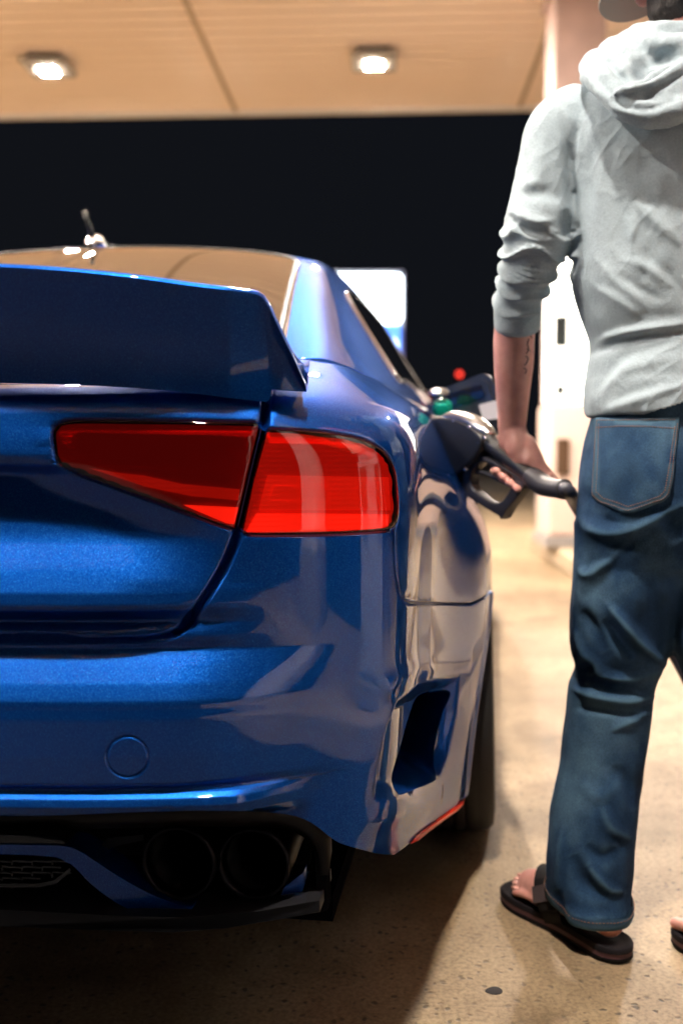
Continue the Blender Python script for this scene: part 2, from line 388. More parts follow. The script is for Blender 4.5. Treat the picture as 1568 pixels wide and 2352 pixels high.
for i, (v, u) in {0: (.022, 0), 1: (.030, .3), 2: (.050, .5), 3: (.088, .63), 4: (.13, .70), 5: (.20, .752), 6: (.27, .792), 7: (.36, .812), 8: (.46, .824)}.items():
    NET[7, i, 0] = u; NET[7, i, 1] = v
R8 = [(0, .45, 1.0), (.3, .45, 1.003), (.5, .45, 1.01), (.61, .455, 1.018), (.66, .47, 1.02), (.70, .49, 1.02), (.735, .52, 1.012), (.76, .57, 1.0), (.78, .65, .99),
      (.79, .75, .982), (.795, .85, .977), (.80, .95, .975), (.80, 1.03, .975), (.80, 1.2, .975), (.805, 1.5, .975), (.81, 1.75, .975), (.82, 2.5, .97), (.82, 3.1, .955),
      (.80, 3.3, .965), (.70, 3.4, .99), (.6, 3.45, 1.01), (.4, 3.5, 1.03), (.2, 3.52, 1.04), (0, 3.53, 1.04)]
NET[8] = R8
for i, q in {18: (.85, 3.6, .86), 19: (.83, 3.95, .87), 20: (.75, 4.3, .85), 21: (.6, 4.5, .80), 22: (.35, 4.6, .78), 23: (0, 4.65, .77)}.items(): NET[7, i] = q
for i, q in {20: (.82, 4.38, .80), 21: (.68, 4.6, .74), 22: (.4, 4.74, .72), 23: (0, 4.77, .71)}.items(): NET[6, i] = q

# profile of the tail: creases of trunk lid, bumper shelf and lower roll  (z, rearward offset, fades out at u0..u1)
ZK = [.30, .395, .412, .4185, .427, .440, .449, .4535, .458, .4625, .468, .50, .545, .556, .561, .566, .571, .585, .605, .618, .625, .634, .640, .6455, .651, .655, .660, .668, .674, .680, .695, .72, .76, .80, .838, .845, .850, .862, .905, .935, .965]
DK = [.050, .020, .004, -.016, -.036, -.044, -.041, -.035, -.030, -.0355, -.0385, -.039, -.037, -.0355, -.0352, -.0345, -.0322, -.025, -.012, -.003, .001, -.0075, -.0105, -.0075, -.002, .004, .003, -.008, -.0185, -.0215, -.0185, -.006, .017, .029, .0315, .023, .006, 0, 0, 0, 0]
KIND = [('r' if z < .455 else 'b' if z < .62 else 't' if z < .70 else 'c') for z in ZK]
def profile(u, z):
    u = np.asarray(u); z = np.asarray(z)
    d = np.interp(z, ZK, DK)
    fr = np.clip((.755-u)/.10, 0, 1); fb = np.clip((.80-u)/.22, 0, 1); ft = np.clip((.70-u)/.20, 0, 1); fc = np.clip((np.interp(z, [.70, .76, .80, .85], [.68, .66, .60, .50])-u)/.15, 0, 1)
    sm = lambda f: f*f*(3-2*f)
    f = np.where(z < .455, sm(fr), np.where(z < .62, sm(fb), np.where(z < .70, sm(ft), sm(fc))))
    
    # blend between zones
    return d*f
def shell(s, t):
    s = np.atleast_1d(np.asarray(s, float)); t = np.atleast_1d(np.asarray(t, float))
    ext = np.concatenate([NET[:, 1:2]*np.array([-1, 1, 1]), NET, NET[:, 22:23]*np.array([-1, 1, 1])], 1)   # symmetric at tail and nose
    rows = [bspl(ext[j], s+1) for j in range(9)]
    Rw = np.stack(rows, 0)                       # (9, m, 3)
    # spline across rows per point
    E = np.concatenate([[2*Rw[0]-Rw[1]], Rw, [2*Rw[-1]-Rw[-2]], [2*Rw[-1]-Rw[-2]]])
    t = np.clip(t, 0, 8-1e-9); i = t.astype(int); f = (t-i)[:, None]; k = np.arange(len(s))
    Pp = (E[i, k]*(1-f)**3 + E[i+1, k]*(3*f**3-6*f*f+4) + E[i+2, k]*(-3*f**3+3*f*f+3*f+1) + E[i+3, k]*f**3)/6
    w = np.clip((7-s)/1.5, 0, 1)
    Pp[:, 1] += profile(np.abs(Pp[:, 0]), Pp[:, 2])*w*(Pp[:, 1] < 1)
    return Pp
# look-up mesh of the shell, to carry traced outlines onto the surface
LS = np.linspace(0, 23, 553); LT = np.linspace(0, 8, 321)
GS, GT = np.meshgrid(LS, LT); LP = shell(GS.ravel(), GT.ravel()).reshape(len(LT), len(LS), 3)
_f = [(a*len(LS)+b, a*len(LS)+b+1, (a+1)*len(LS)+b+1, (a+1)*len(LS)+b) for a in range(len(LT)-1) for b in range(len(LS)-1)]
LBVH = BVHTree.FromPolygons([tuple(p) for p in LP.reshape(-1, 3)], _f)
def hit_st(o, d):
    h = LBVH.ray_cast(Vector(o), Vector(d))
    if h[0] is None: return None
    a, b = divmod(h[2], len(LS)-1)
    p0, p1, p3 = LP[a, b], LP[a, b+1], LP[a+1, b]; q = np.array(h[0])-p0
    A = np.stack([p1-p0, p3-p0], 1); x = np.linalg.lstsq(A, q, rcond=None)[0]
    return (LS[b]+np.clip(x[0], 0, 1)*(LS[1]-LS[0]), LT[a]+np.clip(x[1], 0, 1)*(LT[1]-LT[0]))
_O = CMI @ np.array([0, 0, CAM_H, 1.0])
def trace(pts, dense=True):
    """photo outline -> (s,t) on the shell"""
    out = []
    P_ = []
    for a, b in zip(pts, pts[1:]):
        n = max(1, int(math.hypot(b[0]-a[0], b[1]-a[1])/14)) if dense else 1
        P_ += [(a[0]+(b[0]-a[0])*k/n, a[1]+(b[1]-a[1])*k/n) for k in range(n)]
    P_.append(pts[-1])
    for x, y in P_:
        h = hit_st(_O[:3], CMI[:3, :3] @ np.array(px_ray(x, y)))
        if h is not None: out.append(h)
    return out
def side_st(v, z):
    return hit_st((3, v, z), (-1, 0, 0))
def smooth_px(pts, n=6, closed=False):
    """round a traced pixel outline with a spline through its points"""
    C = np.array(pts, float); m = len(C); out = []
    for i in range(m-1 if not closed else m):
        p0 = C[i-1] if i or closed else 2*C[0]-C[1]; p1 = C[i]; p2 = C[(i+1) % m]; p3 = C[(i+2) % m] if (i+2 < m or closed) else 2*C[-1]-C[-2]
        for k in range(n):
            t = k/n; out.append(tuple(.5*((2*p1)+(-p0+p2)*t+(2*p0-5*p1+4*p2-p3)*t*t+(-p0+3*p1-3*p2+p3)*t**3)))
    if not closed: out.append(tuple(C[-1]))
    return out
def seg_dist(Pq, L):
    """distance of points (m,3) to polyline (k,3)"""
    A, B = L[:-1], L[1:]; best = np.full(len(Pq), 9.0)
    for a, b in zip(A, B):
        ab = b-a; t = np.clip(((Pq-a)@ab)/max(ab@ab, 1e-12), 0, 1); best = np.minimum(best, np.linalg.norm(Pq-a-t[:, None]*ab, axis=1))
    return best
def inpoly(X, Y, poly):
    c = np.zeros(len(X), bool); n = len(poly); j = n-1
    for i in range(n):
        xi, yi = poly[i]; xj, yj = poly[j]
        if yi != yj: c ^= ((yi > Y) != (yj > Y)) & (X < (xj-xi)*(Y-yi)/(yj-yi)+xi)
        j = i
    return c
def resample(st_, surf, step):
    st_ = np.array(st_); p = surf(st_[:, 0], st_[:, 1]); L = np.r_[0, np.cumsum(np.linalg.norm(np.diff(p, axis=0), axis=1))]
    n = max(2, int(L[-1]/step)+1); q = np.linspace(0, L[-1], n)
    return np.stack([np.interp(q, L, st_[:, 0]), np.interp(q, L, st_[:, 1])], 1)
SEAMS = []      # dict(st, P, half, depth)
def seam(st_, half=.002, depth=.006, surf=shell):
    st_ = resample(st_, surf, .006); SEAMS.append(dict(st=st_, P=surf(st_[:, 0], st_[:, 1]), half=half, depth=depth, surf=surf)); return [tuple(x) for x in st_]
def normals(surf, s, t, e=.004):
    a = surf(s+e, t)-surf(s-e, t); b = surf(s, t+e)-surf(s, t-e); n = np.cross(a, b); L = np.linalg.norm(n, axis=1)[:, None]; return n/np.maximum(L, 1e-9)
def patch(name, outer, holes, m, parent, gs, gt, surf=shell, mirror=True, both=False, push=None, clear=.0035, extra=None):
    """a panel cut out of a surface along traced seams, panel gaps rolled in; both = one object with its mirror image"""
    outer = [tuple(x) for x in outer]; loops = [outer]+[list(map(tuple, h)) for h in holes]
    sc = np.array([.09, .08])
    pts, edges = [], []
    for lp in loops:
        k = len(pts); pts += lp; edges += [(k+i, k+(i+1) % len(lp)) for i in range(len(lp))]
    nb = len(pts)
    smin, smax = min(p[0] for p in outer), max(p[0] for p in outer); tmin, tmax = min(p[1] for p in outer), max(p[1] for p in outer)
    g_s = [x for x in gs if smin < x < smax]; g_t = [x for x in gt if tmin < x < tmax]
    cand = []
    if g_s and g_t:
        S, T = np.meshgrid(g_s, g_t); S, T = S.ravel(), T.ravel()
        ins = inpoly(S, T, outer)
        for h in loops[1:]: ins &= ~inpoly(S, T, h)
        S, T = S[ins], T[ins]; Pg = surf(S, T)
        near = [q for q in SEAMS if q['surf'] is surf]
        okk = np.ones(len(S), bool)
        for q in near: okk &= seg_dist(Pg, q['P']) > q['half']+.0045
        for lp in loops:
            a = np.array(lp+[lp[0]]); okk &= seg_dist(Pg, surf(a[:, 0], a[:, 1])) > clear
        cand = list(zip(S[okk], T[okk]))
        # rings of points beside each seam so the gap has a rolled edge
        for q in near:
            N = normals(surf, q['st'][:, 0], q['st'][:, 1]); tg = np.gradient(q['P'], axis=0); tg /= np.maximum(np.linalg.norm(tg, axis=1)[:, None], 1e-9); off = np.cross(N, tg)
            e = .004; a = (surf(q['st'][:, 0]+e, q['st'][:, 1])-surf(q['st'][:, 0]-e, q['st'][:, 1]))/(2*e); b = (surf(q['st'][:, 0], q['st'][:, 1]+e)-surf(q['st'][:, 0], q['st'][:, 1]-e))/(2*e)
            for dd in (q['half']*.55, q['half']*.85, q['half']+.0006, q['half']+.0025):
                for sg_ in (-1, 1):
                    w = off*dd*sg_; aa = (a*a).sum(1); bb = (b*b).sum(1); ab = (a*b).sum(1); wa = (w*a).sum(1); wb = (w*b).sum(1); D = np.maximum(aa*bb-ab*ab, 1e-12)
                    ds = (wa*bb-wb*ab)/D; dt = (wb*aa-wa*ab)/D; xs = q['st'][:, 0]+ds; ys = q['st'][:, 1]+dt
                    ii = inpoly(xs, ys, outer)
                    for h in loops[1:]: ii &= ~inpoly(xs, ys, h)
                    Pq = surf(xs, ys)
                    dmin = seg_dist(Pq, q['P']); ii &= (dmin > dd*.9)
                    for q2 in near:
                        if q2 is not q: ii &= seg_dist(Pq, q2['P']) > .0025
                    cand += [(x, y) for x, y in zip(xs[ii], ys[ii])]
    pts += cand
    V2 = [Vector((p[0]*sc[0], p[1]*sc[1])) for p in pts]
    vo_, ed, fc, ov, oe, of = delaunay_2d_cdt(V2, edges, [], 0, 1e-7)
    X = np.array([v.x/sc[0] for v in vo_]); Y = np.array([v.y/sc[1] for v in vo_])
    F = np.array([f for f in fc]); cx = X[F].mean(1); cy = Y[F].mean(1)
    ins = inpoly(cx, cy, outer)
    for h in loops[1:]: ins &= ~inpoly(cx, cy, h)
    F = F[ins]
    Pn = surf(X, Y); N = normals(surf, X, Y)
    for q in SEAMS:
        if q['surf'] is not surf: continue
        d = seg_dist(Pn, q['P']); r = np.clip(d/(q['half']+.002), 0, 1)
        w = np.where(d < q['half'], 1-np.clip(d/q['half'], 0, 1)**2.2*.93, .07*np.clip(1-(d-q['half'])/.002, 0, 1)**2)
        Pn = Pn - N*(w*q['depth'])[:, None]
    if push is not None: Pn = Pn + push(Pn, N, X, Y)
    def mk(sign, nm):
        vs = Pn*np.array([sign, 1, 1]); return vs, (F if sign > 0 else F[:, ::-1])
    objs = []
    if both:
        v1, f1 = mk(1, 0); v2, f2 = mk(-1, 0); me = bpy.data.meshes.new(name); me.from_pydata([tuple(x) for x in np.concatenate([v1, v2])], [], [tuple(int(q) for q in f) for f in np.concatenate([f1, f2+len(v1)])])
        bm = bmesh.new(); bm.from_mesh(me); bmesh.ops.remove_doubles(bm, verts=[v for v in bm.verts if abs(v.co.x) < 5e-4], dist=3e-4); bm.to_mesh(me); bm.free(); me.update()
        objs.append(link(name, me, m, parent))
    else:
        for sg_ in ((1, -1) if mirror else (1,)):
            v1, f1 = mk(sg_, 0); objs.append(mesh(name, v1, [tuple(int(q) for q in f) for f in f1], m, parent))
    return objs

# ---- traced seams
XC = -661      # the car's centre plane at the tail, beyond the left edge of the photo
tr_px = smooth_px([(614, 900), (607, 968), (594, 1022), (572, 1118), (547, 1220), (533, 1262), (512, 1308), (486, 1352), (458, 1394), (432, 1428), (404, 1452), (364, 1466), (300, 1472), (160, 1475)], 5) + [(0, 1476), (-250, 1477), (XC+2, 1478)]
trunk_edge = seam(trace(tr_px), .0062, .016)
inner_px = smooth_px([(120, 1010), (121, 990), (132, 973), (156, 965), (200, 963), (300, 964), (420, 965), (520, 967), (602, 969)], 3)
iu = inner_px + [(598, 995), (574, 1096), (546, 1214), (540, 1218), (500, 1206), (440, 1184), (360, 1155), (270, 1123), (200, 1098), (150, 1080), (134, 1068), (126, 1050)]
inner_l = seam(trace(iu+[iu[0]]), .0016, .005)
ou = smooth_px([(612, 984), (660, 985), (720, 989), (790, 998), (840, 1011), (880, 1034), (904, 1068), (913, 1110), (916, 1160), (913, 1196), (902, 1214), (880, 1220), (800, 1226), (700, 1229), (600, 1230)], 3) + [(553, 1228)]
outer_l = seam(trace(ou+[(580, 1105), ou[0]]), .0016, .005)
# bumper / fender seams
bs = smooth_px([(904, 1218), (905, 1260), (908, 1320), (915, 1352), (926, 1374), (944, 1383), (970, 1386), (1030, 1386), (1080, 1387)], 4)
bs_st = trace(bs)
AX_R = Vector((0, 1.17, .325)); ARCH = .365
def arch_pt(a): return side_st(1.17 + ARCH*math.cos(a), .325 + ARCH*math.sin(a))
za = LP.reshape(-1, 3)
# arch outline from its rear foot, over the top, to its front foot
arch = []
for k in range(61):
    a = R(203) - (R(203)+R(23))*k/60
    h = arch_pt(a)
    if h: arch.append(h)
fb_end = None
# point of arch where the fender seam arrives (height of the seam)
zseam = shell([bs_st[-1][0]], [bs_st[-1][1]])[0][2]
ks = min(range(len(arch)//2), key=lambda k: abs(shell([arch[k][0]], [arch[k][1]])[0][2]-zseam))
bseam = seam(bs_st + [tuple(np.array(bs_st[-1])*(1-f)+np.array(arch[ks])*f) for f in (.35, .7, 1.0)], .002, .007)

# dense rows where the creases are
gs = list(np.arange(.0, 3, .12)) + list(np.arange(3, 12, .085)) + list(np.arange(12, 23, .14))
zgrid = []
_t = np.linspace(0, 8, 4001); _z = shell(np.full(4001, 1.5), _t)[:, 2]
for z in list(np.arange(.305, .405, .012)) + list(np.arange(.407, .470, .0021)) + list(np.arange(.475, .545, .009)) + list(np.arange(.548, .575, .0026)) + list(np.arange(.58, .62, .006)) + list(np.arange(.622, .70, .0026)) + list(np.arange(.705, .83, .009)) + list(np.arange(.833, .865, .0028)) + list(np.arange(.87, .99, .006)):
    zgrid.append(float(np.interp(z, _z, _t)))
gt = zgrid
gt_side = list(np.arange(.1, 8, .14))

# ---- trunk lid (with a hole for each inner lamp)
def nearest_split(loop, p):
    L = np.array(loop); return int(np.argmin(((L-np.array(p))**2).sum(1)))
s_top = 6.55
tl_top = trunk_edge[0]
trunk_poly = [(0, trunk_edge[-1][1])] + trunk_edge[::-1][1:] + [(tl_top[0], 7.0), (tl_top[0]-.1, 7.9), (0, 7.9)]
patch('trunk_lid', trunk_poly, [inner_l[:-1]], PAINT, car, gs, gt, both=True)
# ---- bumper skin, cut away below for the diffuser
bl_px = smooth_px([(905, 1963), (880, 1962), (850, 1957), (810, 1946), (776, 1934), (752, 1918), (730, 1900), (704, 1884), (672, 1873), (630, 1867), (560, 1863), (440, 1862), (300, 1866)], 3) + [(150, 1872), (0, 1876), (-300, 1882), (XC+2, 1884)]
blow = trace(bl_px)
i0 = nearest_split(trunk_edge, trace([(549, 1216), (548, 1222)])[0])
ob = nearest_split(outer_l, trace([(553, 1228), (552, 1229)])[0]); oc = nearest_split(outer_l, trace([(903, 1213), (902, 1214)])[0])
under = [outer_l[k] for k in range(ob, oc-1, -1)]
t_b = blow[0]
foot = arch[0]
low = [(t_b[0]+ (foot[0]-t_b[0])*k/14, t_b[1]+(foot[1]-t_b[1])*k/14) for k in range(1, 14)]
# polygon: along trunk seam from centre to lamp, under the lamp, down the fender seam, along to the arch, down the arch, along the foot, back along the lower edge
bump_poly = [(0, trunk_edge[-1][1])] + trunk_edge[::-1][1:len(trunk_edge)-i0] + under[2:-1] + bseam[2:] + arch[:ks][::-1] + low[::-1] + blow + [(0, blow[-1][1])]
# vent slot in the bumper corner
vent_px = smooth_px([(985, 1598), (1010, 1592), (1042, 1588), (1046, 1600), (1038, 1640), (1022, 1715), (1006, 1780), (995, 1796), (960, 1812), (925, 1826), (918, 1818), (930, 1780), (950, 1710), (968, 1640)], 3, True)
vent = trace(vent_px+[vent_px[0]])[:-1]
vent_P = shell([p[0] for p in vent], [p[1] for p in vent])
# hollow and ledges round the vent
def on(px): a = trace(px); return shell([q[0] for q in a], [q[1] for q in a])
L_left = on([(905, 1600), (880, 1660), (858, 1740), (842, 1830), (845, 1850)]); L_top = on([(915, 1590), (960, 1555), (1010, 1535), (1060, 1528)]); L_bot = on([(850, 1862), (900, 1858), (960, 1838), (1020, 1800), (1040, 1785)])
hollow_px = [(915, 1598), (960, 1568), (1010, 1552), (1058, 1545), (1050, 1640), (1030, 1740), (1010, 1792), (950, 1832), (880, 1850), (852, 1846), (862, 1760), (885, 1665)]
hol = trace(hollow_px+[hollow_px[0]])[:-1]
holP = np.array([shell([a], [b])[0] for a, b in hol]); holC = np.concatenate([holP, holP[:1]])
ridge = on([(852, 1850), (900, 1842), (960, 1822), (1010, 1792)]); lipr = on([(895, 1598), (960, 1556), (1020, 1538), (1075, 1528)])
def bump_push(Pn, N, X, Y):
    ins = inpoly(X, Y, hol)
    d = seg_dist(Pn, holC)
    w = np.where(ins, np.clip(d/.034, 0, 1), 0); w = w*w*(3-2*w)
    dv = -N*(w*.019)[:, None]
    r = np.exp(-(seg_dist(Pn, ridge+np.array([0, 0, -.022]))/.017)**2); dv += N*(r*.003)[:, None]
    r = np.exp(-(seg_dist(Pn, lipr+np.array([0, 0, .012]))/.015)**2); dv += N*(r*.003)[:, None]
    # tow eye cover: a shallow ring
    c = TOW; rr = np.linalg.norm(Pn-c, axis=1); dv += -N*(np.exp(-((rr-.0248)/.0010)**2)*.0032)[:, None]
    # arch lip rolls outward slightly
    da = seg_dist(Pn, archP); dv += N*(np.exp(-(da/.012)**2)*.006)[:, None]
    return dv
archP = np.array([shell([a], [b])[0] for a, b in arch])
tow_st = trace([(293, 1739), (294, 1739)])[0]; TOW = shell([tow_st[0]], [tow_st[1]])[0]
# extra grid lines round the tow cover for a crisp ring
_sp = np.linspace(0, 6, 2001); _pp = shell(_sp, np.full(2001, tow_st[1])); L0 = float(np.interp(TOW[0]-.027, _pp[:, 0], _sp)); L1 = float(np.interp(TOW[0]+.027, _pp[:, 0], _sp))
gs_b = sorted([x for x in gs if not 6.3 < x < 11.2] + list(np.arange(6.3, 11.2, .032)) + list(np.linspace(L0, L1, 40)))
_tz = np.linspace(0, 8, 4001); _zz = shell(np.full(4001, tow_st[0]), _tz)[:, 2]
gt_b = sorted([t for t in gt if t < 4.4] + list(np.interp(np.linspace(TOW[2]-.027, TOW[2]+.027, 40), _zz, _tz)) + list(np.arange(.08, 3.4, .034)) + list(np.arange(3.4, 4.4, .06)))
patch('rear_bumper', bump_poly, [vent], PAINT, car, gs_b, gt_b, both=True, push=bump_push)
def vent_walls(sign):
    n = len(vent_P); c = vent_P.mean(0); v1 = vent_P + bump_push(vent_P, normals(shell, np.array([p[0] for p in vent]), np.array([p[1] for p in vent])), np.array([p[0] for p in vent]), np.array([p[1] for p in vent]))
    inn = c + (v1-c)*.88 + np.array([-.035, .05, 0]); inn2 = c+(v1-c)*.8 + np.array([-.07, .10, 0])
    vs = np.concatenate([v1, inn, inn2])*np.array([sign, 1, 1]); fs = []
    for r_ in range(2):
        for k in range(n): a = r_*n+k; b = r_*n+(k+1) % n; fs.append((a, b, b+n, a+n))
    o = mesh('vent_duct', vs, fs, PAINT, car); mesh('vent_back', inn2*np.array([sign, 1, 1]), [tuple(range(n))], DARK, o)
vent_walls(1); vent_walls(-1)

# ---- quarter panel, doors and front wings: everything else on each side
qa = nearest_split(outer_l, trace([(611, 984), (612, 984)])[0])
top_l = [outer_l[k] for k in range(0, oc+1)]
sill = [(s, .02) for s in np.linspace(14.6, 17.6, 20)]
f_arch = []
for k in range(49):
    a = R(203) - (R(203)+R(23))*k/48
    h = side_st(3.97 + .365*math.cos(a), .325 + .365*math.sin(a))
    if h: f_arch.append(h)
quarter = [q for q in trunk_edge[:i0-1]][::-1]
te_top = trunk_edge[0]
poly = top_l + bseam[1:] + arch[ks+1:] + [(arch[-1][0]+.1, .0)] + [(f_arch[0][0]-.1, 0.)] + f_arch + [(f_arch[-1][0]+.1, 0.), (22.999, 0.), (22.999, 8.), (te_top[0], 8.)] + [(te_top[0], 7.4)] + trunk_edge[:i0-1] + [outer_l[k] for k in range(len(outer_l)-2, 0, -1) if False]
# trunk seam from the deck down to the lamp top, then along the lamp top to its outer end
kt = nearest_split(trunk_edge, outer_l[0])
poly = [(te_top[0]-.1, 7.95), te_top] + trunk_edge[1:kt] + top_l + bseam[1:] + arch[ks+1:] + [(arch[-1][0]+.05, .03), (f_arch[0][0]-.05, .03)] + f_arch + [(f_arch[-1][0]+.05, .03), (22.99, .03), (22.99, 7.95)]
# fuel filler opening
FV, FZ = 1.08, .858
ff = [side_st(FV + .085*math.copysign(abs(math.cos(a))**.5, math.cos(a)), FZ + .072*math.copysign(abs(math.sin(a))**.5, math.sin(a))) for a in [2*math.pi*k/48 for k in range(48)]]
door = [seam([side_st(v, z) for v, z in zip(np.linspace(a_, b_, 9), np.linspace(c_, d_, 9))], .002, .006) for a_, b_, c_, d_ in ((1.62, 1.66, .60, .95), (2.62, 2.62, .22, .95), (3.42, 3.45, .22, .93))]
quarter_objs = patch('side_body', poly, [ff], PAINT, car, gs, sorted(gt_side+list(np.arange(3.2, 8, .09))), both=False, mirror=True)
seal = nearest_split(outer_l, outer_l[0])

# ---- wheel-arch liners and tyres
def arch_liner(vc, sign):
    m = MB(); n = 40
    ring0 = [m.bm.verts.new((sign*.93, vc+.372*math.cos(a), .325+.372*math.sin(a))) for a in [R(-25)+R(230)*k/n for k in range(n+1)]]
    ring1 = [m.bm.verts.new((sign*.55, vc+.372*math.cos(a), .325+.372*math.sin(a))) for a in [R(-25)+R(230)*k/n for k in range(n+1)]]
    for k in range(n): m.bm.faces.new((ring0[k], ring0[k+1], ring1[k+1], ring1[k]))
    m.bm.faces.new(ring1); m.build('arch_liner', DARK, car)
for vc in (1.17, 3.97):
    for sg_ in (1, -1): arch_liner(vc, sg_)
RIM = mat('rim_black', (.02, .02, .022), .25, .6)
def wheel():
    w = empty('wheel'); w.parent = car
    m = MB(); prof = [(.228, -.105), (.240, -.118), (.285, -.128), (.312, -.124), (.324, -.112), (.3275, -.095)]
    for y in (-.078, -.052, -.026, 0, .026, .052, .078):
        prof += [(.328, y-.009), (.3285, y-.008), (.3285, y+.008), (.328, y+.009), (.3215, y+.0105), (.3215, y+.0155)]
    prof = prof[:-2] + [(.3275, .095), (.324, .112), (.312, .124), (.285, .128), (.240, .118), (.228, .105)]
    m.lathe(prof, Matrix.Rotation(R(90), 4, 'Y'), 120); ty = m.build('tyre', RUBBER, w, auto=35)
    m = MB(); m.lathe([(.228, -.105), (.222, -.09), (.20, -.06), (.20, .06), (.222, .09), (.228, .105), (.234, .108)], Matrix.Rotation(R(90), 4, 'Y'), 64)
    for k in range(10):
        a = 2*math.pi*k/10; m.box((.085, .115*math.sin(a), .115*math.cos(a)), (.025, .024, .23), Matrix.Rotation(-a, 3, 'X'), .004)
    m.lathe([(0, .1), (.05, .1), (.06, .08), (.06, .05)], Matrix.Rotation(R(90), 4, 'Y'), 32)
    m.build('rim', RIM, w, auto=35)
    return w
w0 = wheel()
for k, (x, v) in enumerate(((.858, 1.17), (-.858, 1.17), (.80, 3.97), (-.80, 3.97))):
    if k == 0: w = w0
    else:
        w = w0.copy(); COL.objects.link(w)
        for c in w0.children: d = c.copy(); COL.objects.link(d); d.parent = w
    w.location = (x, v, .327); w.rotation_euler = (0, R(-1.5) if x > 0 else R(1.5), 0 if x > 0 else R(180))

# ---- tail lamps: a clear red lens over moulded reflectors
LENS_R = bpy.data.materials.new('red_lens'); LENS_R.use_nodes = True
nt = LENS_R.node_tree; nt.nodes.clear()
out = nt.nodes.new('ShaderNodeOutputMaterial'); tr = nt.nodes.new('ShaderNodeBsdfTransparent'); gl = nt.nodes.new('ShaderNodeBsdfGlossy'); mxs = nt.nodes.new('ShaderNodeMixShader'); fr = nt.nodes.new('ShaderNodeFresnel')
tr.inputs[0].default_value = (.98, .055, .03, 1); gl.inputs['Roughness'].default_value = .015; gl.inputs['Color'].default_value = (1, .95, .9, 1); fr.inputs[0].default_value = 1.75
nt.links.new(fr.outputs[0], mxs.inputs[0]); nt.links.new(tr.outputs[0], mxs.inputs[1]); nt.links.new(gl.outputs[0], mxs.inputs[2]); nt.links.new(mxs.outputs[0], out.inputs[0])
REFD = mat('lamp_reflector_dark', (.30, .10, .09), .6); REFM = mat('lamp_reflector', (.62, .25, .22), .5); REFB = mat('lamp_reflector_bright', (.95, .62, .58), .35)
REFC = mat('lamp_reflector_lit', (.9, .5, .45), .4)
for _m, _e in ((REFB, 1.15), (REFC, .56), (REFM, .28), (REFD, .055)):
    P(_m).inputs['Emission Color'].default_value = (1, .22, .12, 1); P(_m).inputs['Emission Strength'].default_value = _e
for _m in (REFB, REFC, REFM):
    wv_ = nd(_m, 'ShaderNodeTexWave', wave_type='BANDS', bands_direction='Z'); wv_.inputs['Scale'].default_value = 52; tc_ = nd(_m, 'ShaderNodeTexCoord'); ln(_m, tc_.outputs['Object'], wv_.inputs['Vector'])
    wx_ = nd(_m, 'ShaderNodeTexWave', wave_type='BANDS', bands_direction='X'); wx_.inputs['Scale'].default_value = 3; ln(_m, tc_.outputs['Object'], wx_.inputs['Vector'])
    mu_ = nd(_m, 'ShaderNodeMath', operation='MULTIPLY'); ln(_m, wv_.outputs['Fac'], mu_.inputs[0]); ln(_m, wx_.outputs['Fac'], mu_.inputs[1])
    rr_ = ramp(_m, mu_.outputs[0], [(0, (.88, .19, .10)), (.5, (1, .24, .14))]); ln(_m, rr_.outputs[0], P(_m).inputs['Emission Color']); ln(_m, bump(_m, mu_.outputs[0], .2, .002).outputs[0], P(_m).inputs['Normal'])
lens_push = lambda k: (lambda Pn, N, X, Y: N*k)
fine_t = sorted(set(list(np.arange(3.5, 7.2, .05))))
inn = [tuple(x) for x in inner_l[:-1]]; outr = [tuple(x) for x in outer_l[:-1]]
def shrink(loop, k, c=None):
    L = np.array(loop); n = len(L); p = shell(L[:, 0], L[:, 1]); out_ = []
    # inset in parameter space by real distance k
    e = 1e-3
    for i in range(n):
        t_ = L[(i+2) % n]-L[i-2]; a = (shell([L[i, 0]+e], [L[i, 1]])[0]-p[i])/e; b = (shell([L[i, 0]], [L[i, 1]+e])[0]-p[i])/e
        t3 = a*t_[0]+b*t_[1]; nn = np.cross(a, b); nn /= np.linalg.norm(nn); o3 = np.cross(nn, t3); o3 /= max(np.linalg.norm(o3), 1e-9)
        A = np.stack([a, b], 1); w = np.linalg.lstsq(A, o3*k, rcond=None)[0]; out_.append((L[i, 0]+w[0], L[i, 1]+w[1]))
    c0 = inpoly(np.array([q[0] for q in out_]), np.array([q[1] for q in out_]), [tuple(x) for x in L])
    if c0.mean() < .5: return shrink(loop, -k)
    return out_
def ribs(Pn, N, X, Y): return -N*(.0075 + .0012*np.sin(Pn[:, 2]*900))[:, None]
for loop, nm, mm in ((inn, 'inner_tail_light', REFD), (outr, 'outer_tail_light', REFM)):
    lens = patch(nm, loop, [], LENS_R, car, gs, fine_t, push=lens_push(.0012))
    # reflector bowls behind the lens
    back = patch('reflector', shrink(loop, .003), [], mm, None, gs, fine_t, push=ribs)
    for a_, b_ in zip(lens, back): b_.parent = a_
def strip(px, nm, mtl, depth, idx):
    a = trace(px+[px[0]])[:-1]
    o = patch(nm, a, [], mtl, None, gs, fine_t, push=lens_push(-depth), clear=.002)
    for x, y in zip(o, idx): x.parent = y
ol = [o for o in car.children if o.name.startswith('outer_tail_light')]; il = [o for o in car.children if o.name.startswith('inner_tail_light')]
strip([(590, 1180), (898, 1182), (896, 1206), (880, 1212), (800, 1218), (566, 1222)], 'light_bar', REFB, .0035, ol)
strip([(616, 1092), (760, 1094), (900, 1096), (904, 1172), (596, 1172)], 'light_chamber', REFC, .0055, ol)
strip([(630, 1116), (760, 1118), (758, 1150), (620, 1148)], 'lamp_bulb_cover', REFC, .0045, ol)
strip([(420, 1160), (548, 1166), (538, 1204), (520, 1202)], 'light_bar', REFB, .0035, il)
strip([(165, 990), (588, 1000), (566, 1085), (230, 1065), (160, 1030)], 'light_chamber', REFD, .0055, il)
